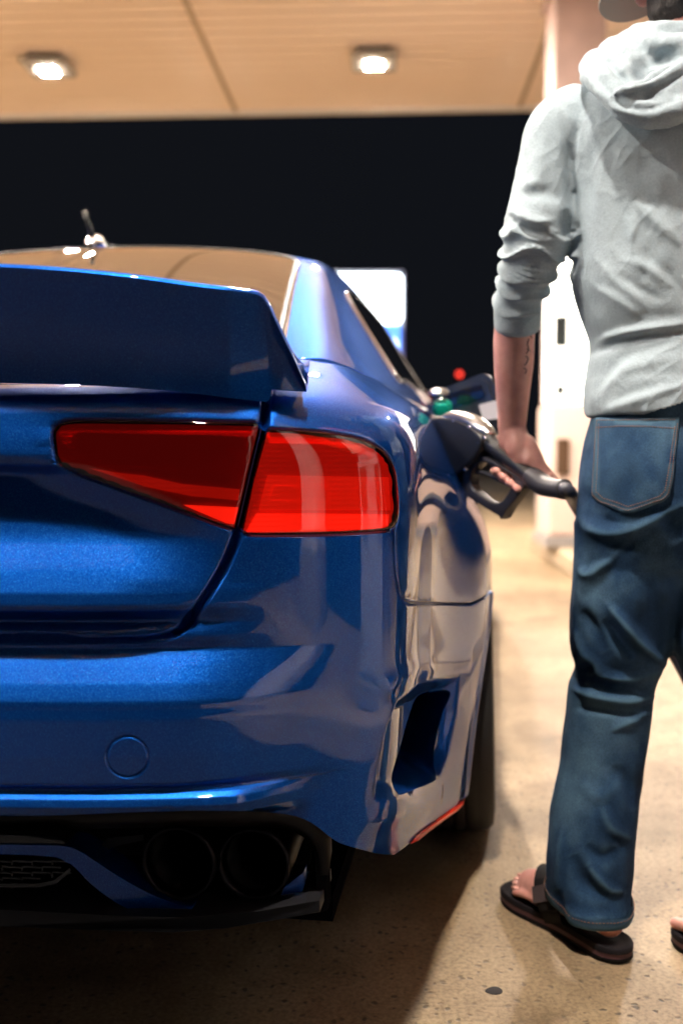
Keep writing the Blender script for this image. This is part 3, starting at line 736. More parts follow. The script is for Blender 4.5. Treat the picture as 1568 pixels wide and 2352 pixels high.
strip([(200, 1078), (330, 1092), (420, 1112), (552, 1124), (548, 1150), (440, 1140), (330, 1118)], 'light_guide', REFM, .0045, il)
# dark gasket bowl behind both lamps and behind the panel gaps
patch('lamp_seal', [(0.02, 3.0), (7.4, 3.0), (7.4, 6.9), (0.02, 6.9)], [], DARK, car, list(np.arange(0, 8, .25)), list(np.arange(3, 7, .2)), push=lens_push(-.034), both=True)

# ---- ducktail spoiler
def spo_pt(x, y, dv):
    h = trace([(x, y), (x+.5, y)])[0]; return shell([h[0]], [h[1]])[0] + np.array([0, dv, 0])
bot = [(-661, 878), (-300, 878), (0, 880), (150, 884), (300, 891), (430, 902), (525, 914), (590, 921), (612, 923), (617, 921), (624, 894), (650, 897), (680, 899), (704, 900)]
top = [(-661, 600), (-300, 602), (0, 613), (150, 622), (300, 637), (430, 655), (520, 666), (575, 673), (592, 677), (603, 684), (618, 708), (640, 755), (668, 812), (700, 880)]
sv, nB = [], len(bot)
NR = 9
cols = []
for (xb, yb), (xt, yt) in zip(bot, top):
    u_ = loc_px_v(xb, yb, .06)[0]
    vb = .012 + .0 + np.interp(abs(u_), [0, .3, .5, .65, .72, .80], [.012, .020, .040, .075, .10, .16])
    pb = np.array(loc_px_v(xb, yb, vb)); 
    u2 = loc_px_v(xt, yt, .06)[0]
    vt = np.interp(abs(u2), [0, .3, .5, .65, .72, .80], [-.026, -.018, .002, .044, .082, .16]); pt = np.array(loc_px_v(xt, yt, vt))
    h = pt[2]-pb[2]; lst = []
    for k in range(NR):
        f = k/(NR-1); p = pb*(1-f)+pt*f; p[1] += .012*math.sin(math.pi*f)*min(1, h/.12); lst.append(p)
    hh = min(1, h/.08)
    lst += [pt+np.array([0, .0015, .0028*hh]), pt+np.array([0, .006, .0052*hh]), pt+np.array([0, .013, .0052*hh]), pt+np.array([-.0, .022, .001*hh])]
    base = np.array([pt[0]*1.0, pt[1]+.16*hh+.02, max(.985, pb[2])]); lst += [pt*.6+base*.4, pt*.25+base*.75 - np.array([0, 0, .004]), base]
    cols.append(lst)
cols = np.array(cols)                               # (ncol, nrow, 3)
def interp_cols(C, per):
    out_ = []
    for i in range(len(C)-1):
        n = per if i < 8 else 5
        p0 = C[i-1] if i else 2*C[0]-C[1]; p1, p2 = C[i], C[i+1]; p3 = C[i+2] if i+2 < len(C) else 2*C[-1]-C[-2]
        for k in range(n):
            t = k/n
            out_.append(p1*(1-t)+p2*t if i >= 6 else .5*((2*p1)+(-p0+p2)*t+(2*p0-5*p1+4*p2-p3)*t*t+(-p0+3*p1-3*p2+p3)*t**3))
    out_.append(C[-1]); return np.array(out_)
CC = interp_cols(cols, 14)
CC = np.concatenate([CC[::-1]*np.array([-1, 1, 1]), CC[1:]]) if abs(CC[0, 0, 0]) < .02 else CC
CC[len(CC)//2, :, 0] = 0
nc, nr = CC.shape[:2]
sp_o = mesh('spoiler', CC.reshape(-1, 3), [(i*nr+j, (i+1)*nr+j, (i+1)*nr+j+1, i*nr+j+1) for i in range(nc-1) for j in range(nr-1)], PAINT, car)
bm = bmesh.new(); bm.from_mesh(sp_o.data); bmesh.ops.recalc_face_normals(bm, faces=bm.faces)
cap0 = [v for v in bm.verts if v.index % nr < nr and v.index < nr]; cap1 = [v for v in bm.verts if v.index >= (nc-1)*nr]
for c_ in (cap0, cap1):
    try: bm.faces.new(c_)
    except Exception: pass
bmesh.ops.recalc_face_normals(bm, faces=bm.faces); bm.to_mesh(sp_o.data); bm.free(); sharp(sp_o.data, 50)

# ---- cabin: rear glass, pillars, roof, side windows, windscreen
CAB = np.array([
 [(0, .40, .985), (.35, .40, .99), (.67, .42, 1.008), (.705, .43, 1.008), (.74, .46, 1.0), (.775, .50, .985), (.795, .56, .962)],
 [(0, .50, 1.03), (.35, .50, 1.035), (.665, .52, 1.045), (.705, .53, 1.042), (.745, .56, 1.02), (.785, .62, .99), (.80, .70, .962)],
 [(0, .70, 1.135), (.34, .70, 1.13), (.632, .70, 1.115), (.678, .71, 1.105), (.725, .73, 1.06), (.785, .78, 1.0), (.812, .82, .965)],
 [(0, .92, 1.235), (.33, .92, 1.228), (.598, .91, 1.198), (.645, .92, 1.185), (.70, .94, 1.12), (.775, .98, 1.02), (.815, 1.0, .965)],
 [(0, 1.12, 1.315), (.32, 1.12, 1.306), (.568, 1.10, 1.268), (.615, 1.11, 1.252), (.67, 1.13, 1.175), (.76, 1.16, 1.04), (.82, 1.18, .965)],
 [(0, 1.30, 1.378), (.31, 1.30, 1.368), (.545, 1.28, 1.328), (.588, 1.29, 1.308), (.64, 1.31, 1.22), (.745, 1.33, 1.06), (.822, 1.35, .965)],
 [(0, 1.48, 1.412), (.31, 1.48, 1.402), (.525, 1.46, 1.366), (.572, 1.47, 1.342), (.63, 1.49, 1.24), (.74, 1.50, 1.07), (.825, 1.5, .965)],
 [(0, 1.8, 1.43), (.31, 1.8, 1.42), (.52, 1.8, 1.388), (.57, 1.8, 1.362), (.63, 1.8, 1.25), (.74, 1.8, 1.07), (.825, 1.8, .965)],
 [(0, 2.3, 1.43), (.31, 2.3, 1.42), (.53, 2.3, 1.388), (.58, 2.3, 1.36), (.64, 2.3, 1.25), (.75, 2.3, 1.07), (.83, 2.3, .96)],
 [(0, 2.65, 1.385), (.32, 2.65, 1.375), (.55, 2.65, 1.345), (.60, 2.66, 1.315), (.655, 2.68, 1.215), (.76, 2.7, 1.06), (.835, 2.7, .955)],
 [(0, 3.1, 1.22), (.35, 3.1, 1.21), (.61, 3.05, 1.17), (.655, 3.05, 1.14), (.70, 3.07, 1.08), (.78, 3.1, 1.0), (.835, 3.1, .945)],
 [(0, 3.6, 1.01), (.38, 3.57, 1.005), (.68, 3.4, 1.0), (.72, 3.38, .985), (.76, 3.4, .97), (.80, 3.4, .95), (.83, 3.4, .935)]])
def cabin(s, t):      # s along the car 0..11, t across 0..6
    s = np.atleast_1d(np.asarray(s, float)); t = np.atleast_1d(np.asarray(t, float))
    C = np.concatenate([CAB[:, 1:2]*np.array([-1, 1, 1]), CAB], 1)
    rows = [bspl(C[:, j], s) for j in range(8)]
    Rw = np.stack(rows, 0); E = np.concatenate([Rw, [2*Rw[-1]-Rw[-2]], [2*Rw[-1]-Rw[-2]]]); t = np.clip(t, 0, 6-1e-9); i = t.astype(int); f = (t-i)[:, None]; k = np.arange(len(s))
    return (E[i, k]*(1-f)**3 + E[i+1, k]*(3*f**3-6*f*f+4) + E[i+2, k]*(-3*f**3+3*f*f+3*f+1) + E[i+3, k]*f**3)/6
cs = list(np.arange(0, 11, .11)); ct = list(np.arange(0, 6, .085))
def rect(s0, s1, t0, t1, n=14, rad=.0):
    return [(s0+(s1-s0)*k/n, t0) for k in range(n)] + [(s1, t0+(t1-t0)*k/n) for k in range(n)] + [(s1-(s1-s0)*k/n, t1) for k in range(n)] + [(s0, t1-(t1-t0)*k/n) for k in range(n)]
# rear glass: outline across the centre; rounded upper corner
rg = [(0.6, 0.)] + [(0.6, x) for x in np.linspace(.2, 1.9, 12)] + [(.75, 2.02), (1.2, 2.05), (2, 2.05), (3, 2.05), (4, 2.05), (4.6, 2.03), (4.86, 1.96), (4.98, 1.8), (5.03, 1.55)] + [(5.05, x) for x in np.linspace(1.4, .1, 9)] + [(5.05, 0.)]
SWf = [(4.9, 3.75), (5.5, 3.6), (6.5, 3.52), (7.9, 3.52), (8, 3.55), (8, 5.3), (7, 5.3), (5, 5.28), (3.6, 5.25), (3.3, 5.15), (3.6, 4.85), (4.3, 4.25)]
sw = smooth_px(SWf, 3, True); sw2 = rect(8.12, 9.5, 3.62, 5.3)
ws = [(8.95, 0.), (8.95, 1.9), (9.2, 2.05), (10.5, 2.05), (10.8, 1.9), (10.8, 0.)]
body_poly = [(0.0, .0), (0.6, 0.0)] + rg[1:-1] + [(5.05, 0.0), (8.95, 0.0)] + ws[1:-1] + [(10.8, 0.), (11, 0), (11, 6), (0, 6)]
patch('cabin_shell', body_poly, [sw, sw2], PAINT, car, cs, ct, surf=cabin, both=True)
patch('rear_window', rg, [], GLASS, car, cs, ct, surf=cabin, both=True, push=lens_push(-.004))
patch('windscreen', ws, [], GLASS, car, cs, ct, surf=cabin, both=True, push=lens_push(-.004))
patch('side_window', sw, [], GLASS, car, cs, ct, surf=cabin, push=lens_push(-.004)); patch('side_window', sw2, [], GLASS, car, cs, ct, surf=cabin, push=lens_push(-.004))
# bright bead round the rear glass
rp = resample(rg[1:-1], cabin, .02); RP = cabin(rp[:, 0], rp[:, 1]); RN = normals(cabin, rp[:, 0], rp[:, 1])
full = np.concatenate([(RP+RN*.001), ((RP+RN*.001)*np.array([-1, 1, 1]))[::-1]])
MB().tube([tuple(p) for p in full[:len(RP)]], .0045, 8).build('window_trim', CHROME, car, True); MB().tube([tuple(p*np.array([-1, 1, 1])) for p in full[:len(RP)]], .0045, 8).build('window_trim', CHROME, car, True)
q = resample([(a*.997-.045, b*.978) for a, b in rg[1:-1]], cabin, .02); Q = cabin(q[:, 0], q[:, 1])
for sg_ in (1, -1): MB().tube([tuple(p*np.array([sg_, 1, 1])) for p in Q], .007, 8).build('window_seal', BLACKP, car, True)
for lo, nm in ((sw, 'side_trim'),):
    q = resample(lo+[lo[0]], cabin, .02); Q = cabin(q[:, 0], q[:, 1])
    for sg_ in (1, -1): MB().tube([tuple(p*np.array([sg_, 1, 1])) for p in Q], .006, 8, False).build(nm, CHROME, car, True)
# cabin interior so the glass has dark depth behind it
MB().box((0, 1.9, .98), (1.1, 1.7, .35), None, .05).build('seats', DARK, car)

# ---- roof antenna
ap = cabin([5.3], [1.0])[0]
def lz(x, y, v): return loc_px_v(x, y, v)
a0 = lz(214, 572, 1.36); an = empty('roof_antenna'); an.parent = car; an.location = a0
MB().tube([(.0, -.02, -.01), (.0, -.006, .010), (.0, .02, .018), (.0, .07, .008), (.0, .11, -.006)], [.010, .020, .024, .018, .006], 16, up=(1, 0, 0)).build('antenna_base', CHROME, an, True)
MB().tube([(0, .02, .015), (-.003, -.01, .05), (-.010, -.03, .088)], [.007, .006, .0055], 10).build('antenna_mast', BLACKP, an, True)

# ---- fuel filler: recess, open flap, hinge, cap
fp = np.array([shell([a], [b])[0] for a, b in ff]); fc_ = fp.mean(0)
inn1 = fc_ + (fp-fc_)*.93 + np.array([-.012, 0, 0]); inn2 = fc_+(fp-fc_)*.88+np.array([-.055, 0, 0]); n = len(fp)
mesh('filler_recess', np.concatenate([fp, inn1, inn2]), [(k, (k+1) % n, (k+1) % n+n, k+n) for k in range(n)]+[(n+k, n+(k+1) % n, n+(k+1) % n+n, 2*n+k) for k in range(n)]+[tuple(range(2*n, 3*n))], DARK, car)
FLM = mat('flap_inner', (.03, .035, .05), .35, .3, Coat_Weight=.6); STK = mat('flap_label', (.62, .60, .66), .6); GRN = mat('cap_green', (.0, .36, .26), .3)
flap = empty('fuel_flap'); flap.parent = car
c1, c2, c3, c4 = [np.array(loc_px_v(x, y, v)) for x, y, v in ((990, 903, 1.19), (1120, 852, 1.13), (1172, 985, 1.13), (1010, 1004, 1.19))]
def bil(a, b): return c4*(1-a)*(1-b)+c3*a*(1-b)+c2*a*b+c1*(1-a)*b
def rr_panel(a0_, a1_, b0_, b1_, off, th, nm, mtl, rad=.16, par=None):
    nrm = np.cross(c3-c4, c1-c4); nrm /= np.linalg.norm(nrm)
    if nrm[1] > 0: nrm = -nrm
    pts = []
    for cx_, cy_, q in ((1-rad, 1-rad, 0), (rad, 1-rad, 1), (rad, rad, 2), (1-rad, rad, 3)):
        for k in range(6):
            a = math.pi/2*(q+k/5); pts.append((cx_+rad*math.cos(a), cy_+rad*math.sin(a)))
    P3 = [bil(a0_+(a1_-a0_)*x, b0_+(b1_-b0_)*y)+nrm*off for x, y in pts]
    return MB().prism(P3, nrm*th).build(nm, mtl, par or flap, auto=40)
rr_panel(0, 1, 0, 1, -.012, .010, 'flap_skin', FLM)
rr_panel(.07, .93, .07, .93, -.002, .008, 'flap_inner_panel', FLM)
rr_panel(.16, .84, .62, .84, .006, .004, 'flap_rib', BLACKG)
rr_panel(.70, 1.02, .20, .50, .008, .0015, 'flap_label', STK, .1)
hp = [np.array(loc_px_v(x, y, v)) for x, y, v in ((962, 985, 1.12), (985, 962, 1.15), (1010, 955, 1.18), (1030, 950, 1.18))]
MB().tube([tuple(p) for p in hp], .012, 12, flat=.5).build('hinge_arm', BLACKG, flap, True)
cc = Vector(loc_px_v(1016, 938, 1.10)); cap = empty('fuel_cap'); cap.parent = car; cap.location = cc; cap.scale = (.7, .7, .7)
MB().lathe([(0, .02), (.024, .02), (.030, .014), (.031, -.006), (.022, -.008), (.021, -.03), (0, -.032)], Matrix.Rotation(R(-70), 4, 'X'), 32).box((0, -.018, .010), (.046, .02, .011), None, .003).build('cap_body', GRN, cap, auto=40)
MB().lathe([(0, .034), (.027, .032), (.033, .026), (.033, .019), (.0, .018)], Matrix.Translation((-.012, .004, .028)) @ Matrix.Rotation(R(15), 4, 'X'), 32).build('cap_rim', STEEL, cap, True)
MB().tube([(0, 0, .0), (.01, .01, -.03), (.0, .03, -.05), (-.03, .05, -.04)], .003, 8).build('tether', GRN, cap, True)

# ---- diffuser, exhausts, lower lip
def dp(x, y, v): return np.array(loc_px_v(x, y, v))
DIFB = mat('diffuser_black', (.006, .006, .007), .5, Specular_IOR_Level=.2)
BROWN = mat('bronze_lip', (.016, .011, .008), .4, .3)
# bezel: wraps below the bumper edge and arches over the tips
ue = smooth_px([(754, 2010), (752, 1966), (742, 1930), (722, 1903), (694, 1884), (650, 1872), (560, 1866), (440, 1864), (300, 1868)], 3)+[(150, 1874), (0, 1879), (-661, 1888)]
le = smooth_px([(724, 2012), (724, 1975), (716, 1946), (698, 1924), (672, 1910), (636, 1902), (560, 1899), (440, 1898), (300, 1902)], 3)+[(150, 1906), (0, 1910), (-661, 1918)]
def arcv(x): u_ = abs(loc_px_v(x, 1900, .1)[0]); return float(np.interp(u_, [0, .3, .5, .65, .74, .80], [.0, .006, .024, .058, .09, .13]))
for sg_ in (1, -1):
    A_ = np.array([dp(x, y, arcv(x)+.018) for x, y in ue])*np.array([sg_, 1, 1]); B_ = np.array([dp(x, y, arcv(x)+.034) for x, y in le])*np.array([sg_, 1, 1]); C_ = B_+np.array([0, .05, .0]); D_ = A_+np.array([0, .03, .02]); n = len(A_)
    mesh('diffuser_bezel', np.concatenate([D_, A_, B_, C_]), [(r_*n+k, r_*n+k+1, (r_+1)*n+k+1, (r_+1)*n+k) for r_ in range(3) for k in range(n-1)], BROWN, car, True)
def slab(px, v0, th, nm, mtl, auto=30, par=None, mir=True, bev=.0, arc=True):
    r_ = []
    for sg_ in ((1, -1) if mir else (1,)):
        m = MB(); f_ = [dp(x, y, v0+(arcv(x) if arc else 0))*np.array([sg_, 1, 1]) for x, y in px]
        m.prism(f_, (0, th, 0))
        if bev: bmesh.ops.bevel(m.bm, geom=m.bm.edges[:], offset=bev, segments=2, profile=.5, affect='EDGES')
        r_.append(m.build(nm, mtl, par or car, auto=auto))
    return r_
# side wall outboard of the tips, and the lower blade
slab([(748, 1930), (752, 2090), (735, 2096), (728, 2050), (724, 1960), (716, 1946)], .03, .03, 'diffuser_side', DARK)
slab([(-661, 2095), (0, 2090), (200, 2100), (420, 2108), (600, 2092), (700, 2074), (734, 2068), (735, 2096), (640, 2112), (520, 2132), (400, 2142), (200, 2136), (0, 2128), (-661, 2126)], .0, .10, 'diffuser_blade', BLACKP, bev=.0012)
# body-colour wing that sweeps down from the centre
BAND = smooth_px([(0, 1940), (90, 1941), (150, 1944), (185, 1956), (225, 1982), (270, 2012), (330, 2046), (380, 2068), (450, 2090)], 3)
LOWB = smooth_px([(0, 1962), (90, 1965), (140, 1972), (172, 1992), (205, 2026), (250, 2062), (300, 2090), (350, 2104), (430, 2106)], 3)
slab([(-661, 1938)]+BAND+LOWB[::-1]+[(-661, 1960)], .022, .05, 'diffuser_wing', PAINT, bev=.0015)
slab([(-661, 1918), (0, 1918), (125, 1920), (150, 1932), (150, 1940), (0, 1936), (-661, 1934)], .0, .06, 'diffuser_ledge', BLACKG, bev=.001)
slab([(650, 2040), (696, 2004), (700, 2030), (690, 2062), (640, 2072)], .035, .03, 'diffuser_wing_tip', PAINT, bev=.001)
slab([(190, 1990), (248, 1925), (330, 1918), (330, 1930), (262, 1945)], .06, .01, 'strut', BLACKP)
# mesh insert
for sg_ in (1, -1):
    m = MB()
    for r_ in range(5):
        y0 = 1974 + r_*13
        for k in range(16):
            x0 = 164 - (k*46 + (23 if r_ % 2 else 0))
            if x0 - 36 < -640 or (r_ >= 3 and x0 > 130) or (r_ == 4 and x0 > 105): continue
            p = dp(x0-18, y0, .03+arcv(x0)); m.box(tuple(p*np.array([sg_, 1, 1])), (.026, .012, .0035), None, .001)
            p = dp(x0-39, y0+6.5, .03+arcv(x0)); m.box(tuple(p*np.array([sg_, 1, 1])), (.003, .012, .0075), None, .0008)
    m.build('grille_mesh', BLACKG, car)
    slab([(-661, 2030), (0, 2030), (90, 2030), (125, 2022), (160, 1994), (164, 2000), (130, 2030), (92, 2038), (0, 2038), (-661, 2038)], .022, .02, 'grille_frame', BLACKG, mir=False) if sg_ == 1 else None
MB().box((0, .24, .37), (1.44, .02, .18)).build('under_panel', DARK, car)
MB().box((0, 2.4, .21), (1.50, 4.3, .04)).build('floor_pan', DARK, car)
MB().box((0, .62, .36), (1.30, .74, .20), None, .03).build('underbody_tank', DARK, car)
TIP = mat('exhaust_tip', (.022, .020, .022), .36, 1.0); TIPI = mat('exhaust_soot', (.006, .006, .006), .8)
for sg_ in (1, -1):
    for (x, y, r_) in ((410, 1984, .0475), (582, 1986, .0465)):
        c = dp(x, y, .03+arcv(x))*np.array([sg_, 1, 1]); e = empty('exhaust_tip'); e.parent = car; e.location = Vector(c)
        M = Matrix.Rotation(R(-90), 4, 'X')
        MB().lathe([(r_-.006, .02), (r_-.005, .002), (r_-.001, -.002), (r_+.001, .001), (r_+.0015, .006), (r_+.0005, .06), (r_-.004, .22)], M, 64).build('pipe', TIP, e, True)
        MB().lathe([(r_-.006, .02), (r_-.008, .06), (r_-.012, .2), (0, .2)], M, 64).build('bore', TIPI, e, True)
# red marker along the foot of the bumper corner
REDS = mat('red_marker', (.75, .035, .01), .3)
rl = low[2:]
if len(rl) > 3:
    q = shell([a for a, b in rl], [b for a, b in rl])
    for sg_ in (1, -1): MB().tube([tuple((p+np.array([.002, 0, .0]))*np.array([sg_, 1, 1])) for p in q], [.001]+[.0045]*(len(q)-2)+[.001], 8).build('red_marker', REDS, car, True)
# number plate and badges outside the frame are left plain
slab([(-661, 1110), (-330, 1110), (-330, 1270), (-661, 1270)], -.022, .004, 'number_plate', mat('plate_white', (.7, .7, .68), .5), arc=False)
# ================================================================ THE PERSON (seen from behind, filling the tank)
def gpt(x, y, z=0.0):
    r = px_ray(x, y); t = (z-CAM_H)/r.z; return Vector((0, 0, CAM_H)) + r*t
person = empty('person', (.58, 1.77, 0))
tag(person, 'person in a light grey hoodie, blue jeans, cap and flip-flops holding the fuel nozzle', 'person')

def loft(m, secs, n=40, cap=True, pw=2.0):
    """secs: (centre, half width, half depth, yaw deg[, tilt axis dir]) horizontal superellipse sections"""
    rings = []
    for sct in secs:
        c, hw, hd, yw = sct[:4]; c = Vector(c); e = 2/pw; r = []
        M = Matrix.Rotation(R(yw), 3, 'Z')
        for k in range(n):
            a = 2*math.pi*k/n; ca, sa = math.cos(a), math.sin(a)
            r.append(m.bm.verts.new(c + M @ Vector((hw*math.copysign(abs(ca)**e, ca), hd*math.copysign(abs(sa)**e, sa), 0))))
        rings.append(r)
    for A, B in zip(rings, rings[1:]):
        for k in range(n): m.bm.faces.new((A[k], A[(k+1) % n], B[(k+1) % n], B[k]))
    if cap: m.bm.faces.new(rings[0][::-1]); m.bm.faces.new(rings[-1])
def resec(secs, n=6):
    """smooth a list of sections by spline"""
    A = np.array([[*s[0], s[1], s[2], s[3]] for s in secs], float); out_ = []
    for i in range(len(A)-1):
        p0 = A[i-1] if i else A[0]; p1, p2 = A[i], A[i+1]; p3 = A[i+2] if i+2 < len(A) else A[-1]
        for k in range(n):
            t = k/n; q = .5*((2*p1)+(-p0+p2)*t+(2*p0-5*p1+4*p2-p3)*t*t+(-p0+3*p1-3*p2+p3)*t**3); out_.append((q[:3], q[3], q[4], q[5]))
    out_.append((A[-1][:3], A[-1][3], A[-1][4], A[-1][5])); return out_
def spath(pts, rad, n=6):
    A = np.array([[*p, r] for p, r in zip(pts, rad)], float); o_ = []
    for i in range(len(A)-1):
        p0 = A[i-1] if i else 2*A[0]-A[1]; p1, p2 = A[i], A[i+1]; p3 = A[i+2] if i+2 < len(A) else 2*A[-1]-A[-2]
        for k in range(n):
            t = k/n; o_.append(.5*((2*p1)+(-p0+p2)*t+(2*p0-5*p1+4*p2-p3)*t*t+(-p0+3*p1-3*p2+p3)*t**3))
    o_.append(A[-1]); o_ = np.array(o_); return [Vector(q[:3]) for q in o_], [float(q[3]) for q in o_]
def stube(m, pts, rad, n=24, flat=1.0, up=None, k=6):
    a, b = spath(pts, rad, k); m.tube(a, b, n, True, flat, up); m.ball(a[0], b[0], flat); m.ball(a[-1], b[-1], flat)
def _ball(s, c, r, flat=1.0):
    sc = r if isinstance(r, (tuple, list)) else (r, r, r)
    bmesh.ops.create_uvsphere(s.bm, u_segments=24, v_segments=16, radius=1, matrix=Matrix.Translation(c) @ Matrix.Diagonal((*sc, 1))); return s
MB.ball = _ball
def fuse(m, name, voxel, mtl, parent, smooth_it=3, disp=None, fac=.5):
    """overlapping volumes -> one continuous skin"""
    bmesh.ops.recalc_face_normals(m.bm, faces=m.bm.faces)
    me = bpy.data.meshes.new('tmp'); m.bm.to_mesh(me); m.bm.free()
    o = bpy.data.objects.new('tmp', me); COL.objects.link(o)
    md = o.modifiers.new('r', 'REMESH'); md.mode = 'VOXEL'; md.voxel_size = voxel
    if smooth_it: s_ = o.modifiers.new('s', 'SMOOTH'); s_.iterations = smooth_it; s_.factor = fac
    dg = bpy.context.evaluated_depsgraph_get(); dg.update(); new = bpy.data.meshes.new_from_object(o.evaluated_get(dg)); bpy.data.objects.remove(o); new.name = name
    n = len(new.vertices); V = np.empty(n*3); new.vertices.foreach_get('co', V); V = V.reshape(-1, 3)
    if disp is not None:
        Nn = np.empty(n*3); new.vertices.foreach_get('normal', Nn); Nn = Nn.reshape(-1, 3)
        V = V + disp(V, Nn)
    off = np.array(parent.location) if parent is not None else 0
    new.vertices.foreach_set('co', (V-off).ravel()); new.update()
    return link(name, new, mtl, parent)
def vnoise(V, sc, seed=0.0):
    S = np.array(sc) if np.ndim(sc) else np.array([sc, sc, sc])
    return np.array([noise.noise(Vector(p*S+seed)) for p in V])
def pick(V, pts, d):
    """distance in the plane facing the camera between verts and a traced fold"""
    L = np.array([[at(x, y, d).x/d, (at(x, y, d).z-CAM_H)/d, 0] for x, y in pts]); Q = np.stack([V[:, 0]/V[:, 1], (V[:, 2]-CAM_H)/V[:, 1], np.zeros(len(V))], 1)
    best = np.full(len(Q), 9.0); tt = np.zeros(len(Q)); n = len(L)-1
    for i in range(n):
        a, b = L[i], L[i+1]; ab = b-a; t = np.clip(((Q-a)@ab)/max(ab@ab, 1e-12), 0, 1); q = np.linalg.norm(Q-a-t[:, None]*ab, axis=1)
        m_ = q < best; best[m_] = q[m_]; tt[m_] = (i+t[m_])/n
    return best*d, tt
def folds(V, N, lst, d=1.68):
    h = np.zeros(len(V)); facing = np.clip(-N[:, 1]*1.5+.25, 0, 1)
    for pts, amp, w in lst:
        q, t = pick(V, smooth_px(pts, 4), d); tp = np.clip(np.sin(math.pi*np.clip(t, .02, .98)), 0, 1)**.7; w_ = w*(.65+.5*tp)
        h += amp*tp*np.exp(-(q/w_)**2)
    return h*facing

# ---- materials
HOOD = mat('hoodie_jersey', (.42, .50, .54), .95, Specular_IOR_Level=.15)
a = noise_tex(HOOD, 260, 3); b = noise_tex(HOOD, 26, 5, .65); c = noise_tex(HOOD, 5, 4)
r = ramp(HOOD, c.outputs[0], [(.3, (.34, .415, .46)), (.7, (.41, .49, .54))]); mm_ = nd(HOOD, 'ShaderNodeMixRGB', blend_type='MULTIPLY'); mm_.inputs[0].default_value = .35
r2_ = ramp(HOOD, a.outputs[0], [(.35, (.7, .7, .7)), (.65, (1, 1, 1))]); ln(HOOD, r.outputs[0], mm_.inputs[1]); ln(HOOD, r2_.outputs[0], mm_.inputs[2]); ln(HOOD, mm_.outputs[0], P(HOOD).inputs['Base Color'])
ln(HOOD, bump(HOOD, a.outputs[0], .35, .0012, bump(HOOD, b.outputs[0], .5, .004)).outputs[0], P(HOOD).inputs['Normal'])
JEAN = mat('denim', (.05, .11, .18), .9, Specular_IOR_Level=.15)
a = noise_tex(JEAN, 420, 2); b = noise_tex(JEAN, 5, 4, .55); c = noise_tex(JEAN, 60, 3)
r = ramp(JEAN, b.outputs[0], [(.34, (.007, .022, .056)), (.50, (.018, .050, .110)), (.64, (.066, .130, .200))]); mm_ = nd(JEAN, 'ShaderNodeMixRGB', blend_type='MULTIPLY'); mm_.inputs[0].default_value = .6
r2_ = ramp(JEAN, a.outputs[0], [(.3, (.45, .45, .45)), (.7, (1.2, 1.2, 1.2))]); ln(JEAN, r.outputs[0], mm_.inputs[1]); ln(JEAN, r2_.outputs[0], mm_.inputs[2])
# worn ridges: pale on convex cloth
geo = nd(JEAN, 'ShaderNodeNewGeometry'); pr_ = ramp(JEAN, geo.outputs['Pointiness'], [(.50, (0, 0, 0)), (.545, (1, 1, 1))]); mw = nd(JEAN, 'ShaderNodeMixRGB'); mf = nd(JEAN, 'ShaderNodeMath', operation='MULTIPLY'); mf.inputs[1].default_value = .4
ln(JEAN, pr_.outputs[0], mf.inputs[0]); ln(JEAN, mf.outputs[0], mw.inputs[0]); ln(JEAN, mm_.outputs[0], mw.inputs[1]); mw.inputs[2].default_value = (.11, .21, .28, 1); ln(JEAN, mw.outputs[0], P(JEAN).inputs['Base Color'])
ln(JEAN, bump(JEAN, a.outputs[0], .4, .001, bump(JEAN, c.outputs[0], .3, .002)).outputs[0], P(JEAN).inputs['Normal'])
SKIN = mat('skin', (.56, .25, .17), .45, Subsurface_Weight=.12, Subsurface_Radius=(.012, .005, .003), Subsurface_Scale=1.0)
a = noise_tex(SKIN, 30, 4); b = noise_tex(SKIN, 220, 2)
r = ramp(SKIN, a.outputs[0], [(.3, (.56, .25, .21)), (.7, (.72, .37, .31))]); ln(SKIN, r.outputs[0], P(SKIN).inputs['Base Color'])
ln(SKIN, bump(SKIN, b.outputs[0], .25, .0006, bump(SKIN, a.outputs[0], .3, .002)).outputs[0], P(SKIN).inputs['Normal'])
HAIR = mat('dark_hair', (.012, .008, .007), .55); a = noise_tex(HAIR, 300, 3); ln(HAIR, bump(HAIR, a.outputs[0], .9, .003).outputs[0], P(HAIR).inputs['Normal'])
CAPM = mat('cap_cloth', (.26, .23, .215), .9); a = noise_tex(CAPM, 300, 2); ln(CAPM, bump(CAPM, a.outputs[0], .4, .001).outputs[0], P(CAPM).inputs['Normal'])
STITCH = mat('orange_thread', (.24, .12, .07), .9)

PX0, PD = .592, 1.76      # spine
def zc(y, d=PD): return at(1550, y, d).z
# ---- skin: head, neck, arm, hand, legs and feet in one surface
m = MB()
HC = Vector((.588, 1.735, 1.720))
HY = 48        # head turned to the left, towards the pump nozzle
HM = Matrix.Rotation(R(HY), 3, 'Z') @ Matrix.Rotation(R(-25), 3, 'X')
def hp_(x, y, z): return HC + HM @ Vector((x, y, z))
def hball(c, r_): 
    bmesh.ops.create_uvsphere(m.bm, u_segments=28, v_segments=18, radius=1, matrix=Matrix.Translation(hp_(*c)) @ HM.to_4x4() @ Matrix.Diagonal((*r_, 1)))
hball((0, -.01, .02), (.076, .095, .098)); hball((0, .02, -.045), (.060, .070, .070)); hball((0, .055, -.085), (.034, .032, .026))
hball((0, .098, -.022), (.013, .020, .020)); hball((0, .088, -.005), (.009, .012, .03)); hball((0, .082, -.062), (.024, .012, .009))
for sx in (-1, 1):
    hball((sx*.074, -.002, .010), (.005, .012, .02)); hball((sx*.030, .078, .012), (.015, .012, .010)); hball((sx*.035, .06, -.03), (.02, .022, .02))
stube(m, [hp_(0, -.02, -.02), Vector((.598, 1.75, 1.60)), Vector((.594, 1.765, 1.52)), Vector((.592, 1.77, 1.44))], [.062, .056, .060, .085])
